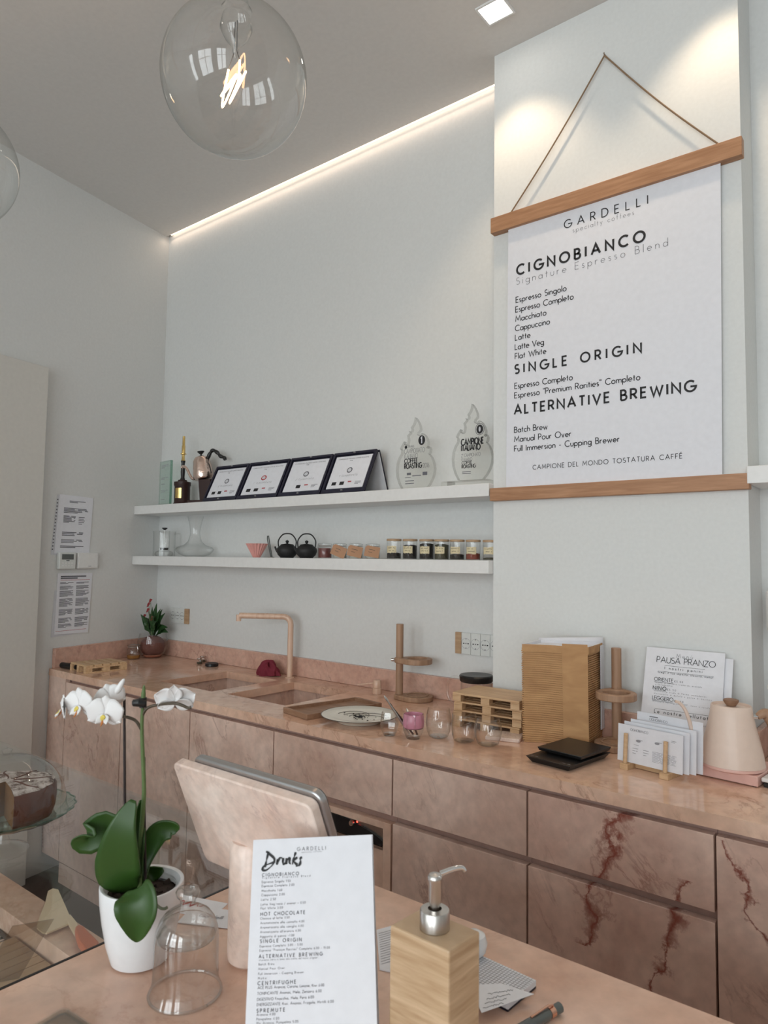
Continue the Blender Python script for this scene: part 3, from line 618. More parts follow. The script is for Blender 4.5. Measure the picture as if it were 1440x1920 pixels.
# ================================================================== sockets
def socket(x0, z0, label, wood_left, nm):
    t = thing('socket_plate', label, 'socket', (x0, 2.249, z0)); mw = .0405; h = .078; X0 = .0
    if wood_left: part('wood_end', MB().box(0, .026, -.012, 0, 0, h), M['oak'], t, bevel=.001); X0 = .026
    else: part('wood_end', MB().box(nm * mw, nm * mw + .03, -.012, 0, 0, h), M['oak'], t, bevel=.001)
    for i in range(nm):
        a = X0 + i * mw
        s = part('outlet', MB().box(a + .0006, a + mw - .0006, -.010, 0, .0, h), M['plastic'], t, bevel=.0008)
        g = MB(); cx = a + mw / 2; cz = h / 2
        for dx in (-.0095, 0, .0095): g.prism(circ(.0021 if dx == 0 else .0034, 10, cx + dx, cz, .0021), .0101, .0106, FLAT)
        for dz in (-.0165, .0165): g.prism(circ(.0014, 8, cx, cz + dz, .0024), .0101, .0106, FLAT)
        part('pin_holes', g, M['ink'], s)
        part('socket_ring', MB().ring(circ(.0192, 28, cx, cz), circ(.0184, 28, cx, cz), .0101, .0105, FLAT), M['ink3'], s)
socket(-1.437, 1.086, 'white three-outlet socket plate with wooden left end beside the pillar', True, 6)
socket(-3.222, 1.083, 'white socket plate with wooden right end behind the potted plant', False, 3)

# ================================================================== hanging menu board on the pillar
YP = 2.0835
tp = thing('hanging_poster', 'large white drinks poster hung by wooden bars and twine on the pillar', 'poster', (-.8, 2.085, 1.63))
for z0, z1 in ((2.559, 2.613), (1.631, 1.674)):
    part('wooden_bar', MB().box(-1.196, -.404, 2.071, 2.0995, z0, z1), M['bar'], tp, world=True, bevel=.0015)
    
c = [W(949, 914, YP), W(1354, 889, YP), W(1351, 300, YP), W(953, 433, YP)]
zz0, zz1 = 1.66, 2.57
xs_ = [(c[0][0]), c[1][0] , c[2][0], c[3][0]]
tp.children[0].name = 'wooden_bar'
# sheet sits in front of the bars' slots
sh = MB(); sh.hexa([(xs_[0], YP, zz0), (xs_[1], YP, zz0), (xs_[1], YP + .001, zz0), (xs_[0], YP + .001, zz0)], [(xs_[3], YP, zz1), (xs_[2], YP, zz1), (xs_[2], YP + .001, zz1), (xs_[3], YP + .001, zz1)])
part('sheet', sh, M['paper'], tp, world=True, smooth=0)
def plines(mb, lines, plane_pt, ox, oy, sc, U, V, wmap):
    """lines: (text, x0, y0, x1, cap height, weight) in crop pixels of the photograph; measured onto the real plane"""
    for s, x0, y0, x1, y1, hh, wt in lines:
        A = plane_pt(ox + x0 * sc, oy + y0 * sc); B = plane_pt(ox + x1 * sc, oy + y1 * sc); T = plane_pt(ox + x0 * sc, oy + (y0 - hh) * sc)
        text(mb, s, A, U, V, (T - A).length, wt, width=(B - A).dot(U))
LN = [('GARDELLI', 414, 266, 884, 124, 44, .125), ('specialty coffees', 462, 288, 806, 186, 26, .06),
 ('CIGNOBIANCO', 148, 526, 866, 332, 52, .22), ('Signature Espresso Blend', 145, 582, 996, 356, 38, .06),
 ('Espresso Singolo', 142, 683, 425, 613, 31, .14), ('Espresso Completo', 140, 737, 465, 661, 31, .14), ('Macchiato', 140, 790, 312, 752, 31, .14),
 ('Cappuccino', 138, 843, 332, 801, 31, .14), ('Latte', 138, 895, 222, 878, 31, .14), ('Latte Veg', 137, 948, 298, 916, 31, .14), ('Flat White', 137, 1000, 311, 966, 31, .14),
 ('SINGLE ORIGIN', 137, 1082, 846, 955, 48, .2), ('Espresso Completo', 135, 1167, 460, 1114, 31, .14), ('Espresso "Premium Rarities" Completo', 134, 1220, 840, 1108, 31, .14),
 ('ALTERNATIVE BREWING', 134, 1311, 1150, 1168, 50, .2), ('Batch Brew', 133, 1414, 318, 1391, 31, .14), ('Manual Pour Over', 133, 1467, 452, 1428, 31, .14),
 ('Full Immersion - Cupping Brewer', 133, 1520, 724, 1450, 31, .14), ('CAMPIONE DEL MONDO TOSTATURA CAFFÉ', 237, 1621, 1077, 1553, 24, .13)]
pp = lambda x, y: W(x, y, YP - .0007)
for i, l in enumerate(LN):
    g = MB(); s, x0, y0, x1, y1, hh, wt = l
    A = pp(920 + x0 / 3, 340 + y0 / 3); B = pp(920 + x1 / 3, 340 + y1 / 3); T = pp(920 + x0 / 3, 340 + (y0 - hh) / 3)
    text(g, s, A, (1, 0, 0), (0, 0, 1), T[2] - A[2], wt, width=B[0] - A[0])
    part('lettering', g, M['ink2'] if wt < .08 else M['ink'], tp, world=True, smooth=0)
nail = W(1135, 106, 2.093)
tw = []
for (ax, az) in ((-1.128, 2.612), (-.462, 2.612)):
    a = Vector((ax, 2.0835, az)); b = Vector((nail[0], 2.086, nail[2])); pts = [a.lerp(b, i / 24) + Vector((0, 0, -.012 * sin(pi * i / 24))) for i in range(25)]
    tw += pts if not tw else pts[::-1]
part('twine', MB().tube(tw, .0026, 7), M['twine'], tp, world=True)
part('nail', MB().tube([(nail[0], 2.099, nail[2] + .002), (nail[0], 2.080, nail[2] + .004)], .003, 8), M['steel'], tp, world=True)

# ================================================================== glass pendant lamps
def pendant(loc, r, label):
    t = thing('pendant_lamp', label, 'lamp', loc, group='glass globe pendant lamps')
    pr = [(r * sin(a), -r * 1.02 * cos(a)) for a in [i * pi * .93 / 40 for i in range(41)]]
    zt = pr[-1][1]; pr += [(.022, zt + .012), (.02, zt + .03)]
    part('globe', MB().lathe(pr, 64), M['glass'], t)
    part('cap', MB().lathe([(0, zt + .09), (.012, zt + .088), (.015, zt + .06), (.015, zt + .034), (.010, zt + .030)], 24), M['chrome'], t)
    part('cord', MB().tube([(0, 0, zt + .085), (0, 0, 3.219 - loc[2])], .0025, 8), M['black'], t)
    part('canopy', MB().lathe([(0, 3.2 - loc[2]), (.045, 3.2 - loc[2]), (.05, 3.219 - loc[2])], 24), M['white'], t)
    # glass stem, support wires and looped filament
    part('glass_stem', MB().lathe([(.026, zt - .012), (.030, zt - .035), (.020, zt - .055), (.007, zt - .07), (.004, zt - .09), (0, zt - .095)], 24), M['glass'], t)
    for s in (-1, 1): part('support_wire', MB().tube([(s * .003, 0, zt - .02), (s * .004, 0, zt - .08), (s * .014, s * .004, .022)], .0007, 6), M['black'], t)
    pts = [(.014, .004, .022)]
    loops = [(-.030, .0, -.045), (-.012, .012, .02), (-.016, -.012, -.038), (.0, .010, .012), (.006, -.012, -.062), (.013, .01, .01), (.020, -.006, -.022), (.012, 0, .026)]
    ctrl = [(-.014, -.004, .022)]
    for p in loops: ctrl.append((p[0] * 1.15, p[1] * 1.3, p[2] * 1.0 + .004))
    part('filament', MB().tube(spl(ctrl, 8), .0017, 8), M['bulbglow'], t)
    l = bpy.data.lights.new('filament_light', 'POINT'); l.energy = 1.4; l.color = (1, .62, .34); l.shadow_soft_size = .002
    lo = bpy.data.objects.new('filament_light', l); COL.objects.link(lo); lo.location = loc
    return t
gp = W(440, 148, .8)
pendant(tuple(gp), .1335, 'large clear glass globe lamp with glowing looped filament at top of the photo')
g2 = G(-88, 308, gp[2] - .02)
pendant(tuple(g2), .1335, 'second clear glass globe lamp, only its rim showing at the left frame edge')

# ================================================================== top shelf
ys = 2.15
# green glass plaque
x = W(309, 945, ys)[0]
t = thing('glass_award', 'greenish upright glass plaque on the left end of the upper shelf', 'award', (x, ys, Z1), radians(-8))
hh = (W(309, 865, ys)[2] - Z1); ww = (W(322, 900, ys)[0] - W(297, 900, ys)[0]) / 2
part('plate', MB().box(-ww, ww, -.006, .006, .009, hh), M['green_glass'], t, smooth=0)
part('polished_edge', MB().box(ww + .0004, ww + .003, -.0062, .0062, .009, hh), M['glass_edge'], t, smooth=0)
part('base', MB().box(-ww - .03, ww + .012, -.03, .03, 0, .0085), M['green_glass'], t, smooth=0)
g = MB(); rr = random.Random(5)
for z, n_ in ((hh * .9, 3), (hh * .62, 2), (hh * .48, 1), (hh * .34, 2), (hh * .14, 1)): greek(g, (-ww * .6, -.0065, z), UX, UZ, ww * 1.3, .003, .007, n_, 1, .018, rr)
part('engraving', g, M['ink3'], t)
# tamper trophy
x = W(341, 943, ys)[0]; d = dep((x, ys, Z1)) / FPX
t = thing('tamper_trophy', 'gold and black lever trophy on round dark brown pedestal', 'trophy', (x, ys, Z1))
part('pedestal', MB().lathe([(0, 0), (16 * d, 0), (16.5 * d, 2 * d), (14.5 * d, 4.5 * d), (14.3 * d, 35 * d), (15.5 * d, 37 * d), (15.5 * d, 43 * d), (9 * d, 44 * d), (8 * d, 47 * d), (0, 47 * d)], 36), M['dbrown'], t)
part('grip', MB().lathe([(0, 47 * d), (5 * d, 47 * d), (3.4 * d, 52 * d), (4.1 * d, 62 * d), (3.2 * d, 78 * d), (4.3 * d, 83 * d), (0, 83.2 * d)], 24), M['black'], t)
part('rod', MB().lathe([(4.2 * d, 83.4 * d), (3.0 * d, 86 * d), (2.8 * d, 95 * d), (5.6 * d, 96 * d), (5.6 * d, 97 * d), (3.4 * d, 98 * d), (3.2 * d, 112 * d), (2.6 * d, 113 * d), (2.4 * d, 130 * d), (0, 130.2 * d)], 24), M['brass'], t)
part('gold_label', MB().lathe([(14.6 * d, 12 * d), (14.6 * d, 31 * d)], 12, a0=radians(268), a1=radians(318)), M['brass'], t)
# kettle trophy
x = W(386, 940, 2.168)[0]; d = dep((x, 2.168, Z1)) / FPX
t = thing('kettle_trophy', 'hammered copper gooseneck kettle tilted on a dark wooden trophy stand', 'trophy', (x, 2.168, Z1), radians(20))
part('base', MB().box(-30 * d, 14 * d, -.04, .05, 0, 6.5 * d), M['dbrown'], t, bevel=.003)
part('post', MB().hexa([(-9 * d, -.02, 6.6 * d), (14 * d, -.02, 6.6 * d), (14 * d, .02, 6.6 * d), (-9 * d, .02, 6.6 * d)], [(-12 * d, -.025, 46 * d), (14 * d, -.025, 46 * d), (14 * d, .025, 46 * d), (-12 * d, .025, 46 * d)]), M['dbrown'], t, bevel=.002)
K = Matrix.Translation((-6 * d, 0, 46.5 * d)) @ Matrix.Rotation(radians(-9), 4, 'Y')
def app(mb, Mx): mb.v = [tuple(Mx @ Vector(v)) for v in mb.v]; return mb
def wob(a, z): return .018 * sin(9 * a + (z * 260 // 1) * pi)
part('kettle_body', app(MB().lathe([(0, 0), (17 * d, 0), (18.6 * d, 3 * d), (18 * d, 14 * d), (17 * d, 26 * d), (15.5 * d, 36 * d), (13 * d, 41 * d), (11 * d, 43 * d), (6 * d, 45 * d), (0, 46 * d)], 36, wob=wob), K), M['copper'], t)
part('lid_knob', app(MB().lathe([(1.5 * d, 45 * d), (1.6 * d, 48 * d), (6.5 * d, 53 * d), (6.6 * d, 54 * d), (0, 54.5 * d)], 20), K), M['black'], t)
part('spout', app(MB().tube(spl([(-17 * d, 0, 4 * d), (-24 * d, 0, 6 * d), (-29 * d, 0, 14 * d), (-34 * d, 0, 27 * d), (-41 * d, 0, 33 * d), (-45 * d, 0, 31 * d)], 6), [2.6 * d - .0 * i for i in range(31)], 10), K), M['copper'], t)
part('handle', app(MB().tube(spl([(13 * d, 0, 37 * d), (20 * d, 0, 47 * d), (27 * d, 0, 51 * d), (35 * d, 0, 45 * d), (41 * d, 0, 37 * d), (48 * d, 0, 33 * d), (50 * d, 0, 28 * d)], 6), [(2.6 + 1.2 * abs(sin(i * .45))) * d for i in range(37)], 12), K), M['black'], t)
part('handle_strap', app(MB().tube(spl([(16 * d, -.0, 38 * d), (15.2 * d, -.01, 30 * d), (17.5 * d, -.008, 22 * d), (18.5 * d, -.004, 8 * d)], 5), 1.1 * d, 8), K), M['black'], t)

# velvet plaque cases standing like little tents
cases = [(378, 440, 940, 'navy velvet award case, leftmost of the four, with faint map behind its text', 0),
         (441, 517, 935, 'navy velvet award case with a small red crest, second of the four', 1),
         (519, 598, 931, 'navy velvet award case, third of the four from the left', 2),
         (600, 681, 926, 'navy velvet award case on the right end, its silver satin lining showing', 3)]
for a, b, yb, lab, k in cases:
    x0 = W(a, yb, 2.085)[0]; x1 = W(b, yb - 6, 2.085)[0]; w_ = x1 - x0 - .002
    t = thing('award_case', lab, 'plaque', (x0, 2.085, Z1), group='award cases on the upper shelf')
    H = .176; dy = .082; th = .010       # height, run of the front panel, thickness
    Sv = Vector((0, dy, H)).normalized(); L_ = Vector((0, dy, H)).length; Nv = Vector((0, -H, dy)).normalized()
    FR = Matrix(((1, 0, 0, 0), (0, Sv.y, Nv.y, 0), (0, Sv.z, Nv.z, 0), (0, 0, 0, 1)))      # local (x, up slope, outward)
    FR = Matrix.Translation((0, .009, .001)) @ FR
    part('front_panel', MB().box(0, w_, .0, L_, -.004, 0, FR), M['velvet'], t, bevel=.001)
    fw = .022
    part('raised_rim', MB().ring([(0, 0), (w_, 0), (w_, L_), (0, L_)], [(fw * .45, fw * .8), (w_ - fw * .45, fw * .8), (w_ - fw * .45, L_ - fw * .5), (fw * .45, L_ - fw * .5)], .0002, .008, FR), M['navy_fabric'], t, bevel=.0015)
    pa, pb, pc, pd = (fw * .8, fw * 1.0), (w_ - fw * .8, fw * 1.0), (w_ - fw * .8, L_ - fw * .85), (fw * .8, L_ - fw * .85)
    part('certificate', MB().prism([pa, pb, pc, pd], .0005, .0030, FR), M['paper'], t)
    for u, v in ((w_ / 2, L_ - .006), (w_ / 2, .008)): part('clasp', MB().prism(circ(.006, 14, u, v, .0028), .0082, .0125, FR), M['silver'], t)
    def q3(u, v, z=.0034): return FR @ Vector((u, v, z))
    Uf = Vector((1, 0, 0)); Vf = (q3(0, 1) - q3(0, 0)); pw, ph = pb[0] - pa[0], pc[1] - pb[1]
    g = MB(); u = lambda f: pa[0] + f * pw; v = lambda f: pa[1] + f * ph
    text(g, 'CAMPIONATO ITALIANO COFFEE ROASTING', q3(u(.08), v(.90)), Uf, Vf, ph * .032, .14, width=pw * .84)
    text(g, 'Finale', q3(u(.42), v(.84)), Uf, Vf, ph * .03, .16); text(g, '1° CLASSIFICATO' if k in (1, 3) else '2° CLASSIFICATO', q3(u(.26), v(.36)), Uf, Vf, ph * .045, .10, width=pw * .5)
    part('print', g, M['ink'], t)
    part('emblem', MB().prism(circ(pw * .075, 22, u(.5), v(.55), ph * .085), .0031, .0035, FR), M['inkr'] if k == 1 else M['ink2'], t)
    part('emblem_core', MB().prism(circ(pw * .05, 16, u(.5), v(.55), ph * .055), .0036, .0038, FR), M['paper2'], t)
    sq = [(.12, .16, M['ink']), (.34, .16, M['ink']), (.56, .14, M['inkr']), (.76, .14, M['ink3'])][(0 if k != 2 else 1):]
    for j, (fx, fz, mm) in enumerate(sq):
        if mm is M['ink']:
            part('logo', MB().box(u(fx), u(fx + .12), v(.10), v(.20), .0031, .0034, FR), mm, t)
        else:
            g = MB(); greek(g, q3(u(fx), v(.17)), Uf, Vf, pw * .17, ph * (.035 if mm is M['inkr'] else .018), ph * .035, 1 if mm is M['inkr'] else 3, 1, .02, random.Random(k)); part('logo', g, mm, t)
    # back flap and satin lining
    yt = .009 + dy; bk = .155
    Bv = Vector((0, bk - yt, -H)).normalized(); Lb = Vector((0, bk - yt, -H)).length; Nb = Vector((0, H, bk - yt)).normalized()
    BR = Matrix.Translation((0, yt + .008, H + .0015)) @ Matrix(((1, 0, 0, 0), (0, Bv.y, Nb.y, 0), (0, Bv.z, Nb.z, 0), (0, 0, 0, 1)))
    part('back_flap', MB().box(0, w_, 0, Lb, -.001, .005, BR), M['velvet'], t, bevel=.001)
    part('satin_lining', MB().box(.006, w_ - .0015, .008, Lb - .008, -.0045, -.0012, BR), M['satin'], t)

# flame shaped acrylic awards
FL = [(305, 285), (330, 320), (352, 360), (372, 410), (376, 455), (362, 482), (344, 497), (336, 525), (350, 548), (376, 545), (390, 520), (405, 508), (440, 535), (470, 585), (487, 640), (486, 690), (470, 722), (478, 700), (500, 697), (516, 730), (512, 775), (497, 800),
      (535, 850), (562, 920), (576, 1000), (568, 1080), (545, 1150), (505, 1230), (445, 1305), (120, 1318), (75, 1230), (45, 1130), (38, 1040), (48, 940), (75, 860), (110, 800), (112, 755), (95, 730), (118, 680), (152, 628), (150, 665), (170, 685), (195, 660), (206, 600), (196, 548), (232, 505), (222, 478), (248, 492), (258, 460), (250, 430), (280, 385), (298, 335)]
def flame(label, dx, dy_, sc, yy, base):
    pts = [W(740 + (x * sc + dx) * .132, 740 + (y * sc + dy_) * .132, yy) for x, y in FL]
    x0 = W(740 + (300 * sc + dx) * .132, 920, yy)[0]; b = .022 if base else .001
    zmin = min(p[2] for p in pts); poly = [(p[0] - x0, p[2] - zmin + b) for p in pts]
    t = thing('flame_award', label, 'award', (x0, yy, Z1)); th = .009
    n = len(poly)
    part('flame_plate', MB().add([(x, -th, z) for x, z in poly], [tuple(range(n))]).add([(x, th, z) for x, z in poly], [tuple(range(n))[::-1]]), M['acrylic'], t, smooth=0)
    part('cut_edge', MB().add([(x, y, z) for y in (-th, th) for x, z in poly], [(i, (i + 1) % n, n + (i + 1) % n, n + i) for i in range(n)]), M['acrylic_rim'], t)
    if base:
        part('base_block', MB().box(-.115, .075, -.03, .02, 0, .0205), M['acrylic'], t, bevel=.002)
        part('base_joint', MB().box(-.088, -.085, -.0305, .0202, .001, .0202), M['acrylic_rim'], t)
    g = MB(); g2_ = MB(); mp = lambda cx, cy: (W(740 + cx * .132, 740 + cy * .132, yy - th) )
    def tx(gg, s, x0_, y0_, x1_, hpx, wt):
        A = mp(x0_, y0_); B = mp(x1_, y0_); Tt = mp(x0_, y0_ - hpx); text(gg, s, Vector((A[0] - x0, -th - .0006, A[2] - Z1)), UX, UZ, Tt[2] - A[2], wt, width=B[0] - A[0])
    if not base:
        tx(g2_, 'CAMPIONATO', 138, 842, 424, 66, .07); tx(g2_, 'ITALIANO', 140, 912, 326, 62, .07)
        tx(g, 'COFFEE', 140, 975, 326, 58, .2); tx(g, 'ROASTING', 140, 1055, 384, 70, .2); tx(g2_, '2016', 402, 1036, 490, 62, .07); tx(g2_, 'FINALE', 196, 755, 280, 30, .12)
        for bx in ((175, 1145, 232, 1108), (398, 1145, 464, 1092)): 
            a, c_ = mp(bx[0], bx[1]), mp(bx[2], bx[3]); part('logo', MB().box(a[0] - x0, c_[0] - x0, -th - .001, -th - .0003, a[2] - Z1, c_[2] - Z1), M['ink2'], t)
        greek(g2_, mp(145, 1185) - Vector((x0, 0, Z1)) + Vector((0, -yy - 0, 0)), UX, UZ, .05, .002, .006, 1, 1, .015)
        for yy_ in (1160, 1235, 1272):
            A = mp(250 if yy_ == 1160 else 150, yy_); greek(g2_, Vector((A[0] - x0, -th - .0006, A[2] - Z1)), UX, UZ, .075, .003, .006, 1, 1, .02)
        cc = mp(386, 646); part('number_disc', MB().prism(circ(.0155, 24, cc[0] - x0, cc[2] - Z1, .0185), th + .0004, th + .001, FLAT), M['ink'], t)
        g3 = MB(); text(g3, '1', Vector((cc[0] - x0 - .004, -th - .0016, cc[2] - Z1 - .012)), UX, UZ, .023, .2); part('number', g3, M['paper'], t)
        cc = mp(162, 748); part('emblem', MB().prism(circ(.006, 16, cc[0] - x0, cc[2] - Z1), th + .0004, th + .001, FLAT), M['ink'], t)
    else:
        tx(g, 'CAMPIONE', 948, 722, 1262, 84, .22); tx(g, 'ITALIANO', 950, 802, 1216, 78, .22)
        tx(g2_, '2° CAMPIONATO', 950, 890, 1220, 46, .09); tx(g2_, 'ITALIANO', 950, 945, 1100, 42, .09); tx(g, 'COFFEE', 955, 990, 1098, 38, .2); tx(g, 'ROASTING', 955, 1048, 1148, 48, .2)
        for yy_ in (1105, 1130):
            A = mp(960, yy_); greek(g2_, Vector((A[0] - x0, -th - .0006, A[2] - Z1)), UX, UZ, .065, .0025, .006, 1, 1, .02)
        cc = mp(1210, 490)
        part('emblem', MB().prism(circ(.0135, 24, cc[0] - x0, cc[2] - Z1, .016), th + .0004, th + .001, FLAT), M['ink'], t)
        part('emblem_ring', MB().ring(circ(.0185, 24, cc[0] - x0, cc[2] - Z1, .021), circ(.0165, 24, cc[0] - x0, cc[2] - Z1, .019), th + .0004, th + .001, FLAT), M['ink2'], t)
        part('emblem_bean', MB().prism(circ(.004, 12, cc[0] - x0, cc[2] - Z1, .009), th + .0011, th + .0014, FLAT), M['paper2'], t)
    part('bold_print', g, M['ink'], t); part('fine_print', g2_, M['ink2'], t)
flame('clear flame-shaped acrylic award with a black number disc, left of the two', 0, 0, 1, 2.15, False)
flame('clear flame-shaped acrylic award on an acrylic base next to the pillar', 790, -180, 1.05, 2.14, True)

# ================================================================== second shelf
ys = 2.15
def at2(px, yy=ys, pz=None): return W(px, 1047, yy)[0]
def dd(x, yy=ys, z=Z2): return dep((x, yy, z)) / FPX
x = at2(307); d = dd(x)
t = thing('french_press', 'small glass coffee press with black knob at left end of lower shelf', 'coffee press', (x, ys, Z2), radians(30))
part('glass_body', MB().lathe([(14 * d, .001), (17 * d, 3 * d), (15.5 * d, 8 * d), (9.5 * d, 11 * d), (9.5 * d, 46 * d), (10.5 * d, 48 * d)], 28), M['glass'], t)
part('outer_jug', MB().lathe([(0, .0008), (20 * d, .001), (20 * d, 40 * d), (21 * d, 47 * d)], 28), M['glass'], t)
part('glass_handle', MB().tube(spl([(20 * d, 0, 42 * d), (31 * d, 0, 42 * d), (32 * d, 0, 30 * d), (31 * d, 0, 20 * d), (20 * d, 0, 17 * d)], 5), 1.3 * d, 8), M['glass'], t)
part('filter_ring', MB().lathe([(0, 11.5 * d), (7.5 * d, 12 * d), (8.2 * d, 16 * d), (0, 16.2 * d)], 20), M['black'], t)
part('plunger_rod', MB().tube([(0, 0, 16 * d), (0, 0, 51 * d)], .8 * d, 8), M['chrome'], t)
part('knob', MB().lathe([(1 * d, 49 * d), (5 * d, 52 * d), (5 * d, 53.5 * d), (0, 54 * d)], 16), M['black'], t)
x = W(363, 1043, 2.155)[0]; d = dd(x)
t = thing('wine_decanter', 'wide-bottomed clear glass decanter with flared neck on lower shelf', 'decanter', (x, 2.16, Z2))
part('glass_body', MB().lathe([(0, .8 * d), (19 * d, .8 * d), (28 * d, 4 * d), (34 * d, 10 * d), (35.5 * d, 14 * d), (32 * d, 18 * d), (20 * d, 22 * d), (12.5 * d, 29 * d), (9.5 * d, 40 * d), (9 * d, 46 * d), (11 * d, 60 * d), (15 * d, 76 * d)], 48), M['glass'], t)
part('base_disc', MB().lathe([(0, 0), (18 * d, 0), (19 * d, .7 * d)], 32), M['glass'], t)
x = at2(481); d = dd(x)
t = thing('coffee_dripper', 'pink pleated ceramic coffee dripper on lower shelf', 'dripper', (x, ys, Z2))
wf_ = lambda a, z: .05 * (1 if int(a / (2 * pi) * 40 + .5) % 2 else -1)
part('pleated_cone', MB().lathe([(6.5 * d, 0), (20 * d, 26 * d), (19 * d, 26 * d), (5.8 * d, 0)], 40, wob=wf_), M['pink'], t, smooth=0)
x = at2(507, 2.13); d = dd(x)
t = thing('metal_tongs', 'thin bent metal tongs leaning beside the pink dripper', 'tongs', (x, 2.13, Z2))
for s in (-1, 1): part('arm', MB().tube(spl([(-8 * d + s * 1.2 * d, 0, 41 * d), (-7 * d + s * 2.2 * d, 0, 34 * d), (-3 * d + s * 2.0 * d, 0, 20 * d), (3 * d + s * 1.4 * d, 0, 1 * d)], 5), 1.0 * d, 8), M['lcd'], t)
part('foot', MB().box(-4 * d, 6 * d, -.008, .008, 0, 1.2 * d), M['steel'], t)
def teapot(x, label):
    d = dd(x); t = thing('cast_iron_teapot', label, 'teapot', (x, ys - .01, Z2), radians(22), group='cast iron teapots')
    part('body', MB().lathe([(0, 0), (12 * d, 0), (13 * d, 1.5 * d), (17.5 * d, 6 * d), (20 * d, 13 * d), (19 * d, 18 * d), (12.5 * d, 23.5 * d), (11.5 * d, 23.5 * d)], 36), M['iron'], t)
    lid = part('lid', MB().lathe([(13 * d, 23.6 * d), (11 * d, 25.5 * d), (3 * d, 26.5 * d), (1.6 * d, 27 * d)], 28), M['iron'], t)
    part('knob', MB().lathe([(1.6 * d, 27 * d), (3.2 * d, 30 * d), (3.2 * d, 32 * d), (0, 33.6 * d)], 16), M['iron'], lid)
    part('handle', MB().tube(spl([(-17 * d, 0, 19 * d), (-18 * d, 0, 32 * d), (-10 * d, 0, 43 * d), (0, 0, 45.5 * d), (10 * d, 0, 43 * d), (18 * d, 0, 32 * d), (17 * d, 0, 19 * d)], 6), 1.25 * d, 8), M['iron'], t)
    part('spout', MB().tube(spl([(-16 * d, 0, 9 * d), (-21 * d, 0, 13 * d), (-25 * d, 0, 21 * d)], 5), [2.6 * d - .1 * d * i for i in range(11)], 10), M['iron'], t)
teapot(at2(541), 'black cast iron teapot, left of the pair on the lower shelf')
teapot(at2(577.5), 'black cast iron teapot, right of the pair, next to the clip jars')
# clip-top jars
CJ = [(609, 'clip-top glass jar of dark red contents beside the teapot', None, 'jam'), (637, 'clip-top jar with steeply tilted kraft tag', -22, 'whitefill'), (667, 'clip-top jar with kraft tag, middle of the three tagged jars', -12, 'whitefill'), (699, 'clip-top jar with kraft tag, nearest the cork-lidded tea jars', -10, 'whitefill')]
for px, lab, tilt, fill in CJ:
    x = at2(px, 2.115); d = dd(x, 2.115); t = thing('clip_jar', lab, 'jar', (x, 2.115, Z2), group='clip-top jars on the lower shelf')
    r = 13.2 * d
    part('glass_body', MB().lathe([(0, .001), (r * .95, .001), (r, .004), (r, 20 * d), (r * .88, 22.5 * d), (r * .88, 24 * d)], 28), M['glass'], t)
    part('contents', MB().lathe([(0, .003), (r * .92, .003), (r * .94, (19 if fill == 'jam' else 9) * d), (0, (19 if fill == 'jam' else 9.3) * d)], 24), M[fill], t)
    part('glass_lid', MB().lathe([(r * .88, 24.2 * d), (r, 25 * d), (r, 27.4 * d), (r * .7, 28.4 * d), (0, 28.6 * d)], 28), M['glass'], t)
    part('wire_clip', MB().tube([(r * 1.02 * cos(a), r * 1.02 * sin(a), 23.2 * d) for a in [2 * pi * i / 28 for i in range(29)]], .45 * d, 6).tube([(r * 1.05, 0, 23 * d), (r * 1.3, 0, 18 * d), (r * 1.15, 0, 14 * d), (r * 1.05, 0, 24 * d)], .45 * d, 6), M['steel'], t)
    if tilt is not None:
        T = Matrix.Rotation(radians(28), 4, 'Z') @ Matrix.Translation((1.5 * d, -r * 1.12, 13.5 * d)) @ Matrix.Rotation(radians(-tilt), 4, 'Y')
        pol = [(-14 * d, -10 * d), (14 * d, -10 * d), (14 * d, 10 * d), (-10.5 * d, 10 * d), (-14 * d, 6.5 * d)]
        part('kraft_tag', MB().prism(pol, 0, .0008, T @ FLAT), M['tag'], t)
        g = MB(); greek(g, T @ Vector((-7 * d, -.0012, 3 * d)), T.to_3x3() @ UX, T.to_3x3() @ UZ, 13 * d, .8 * d, 5 * d, 2, 1, 6 * d, random.Random(px)); part('handwriting', g, M['stemb'], t)
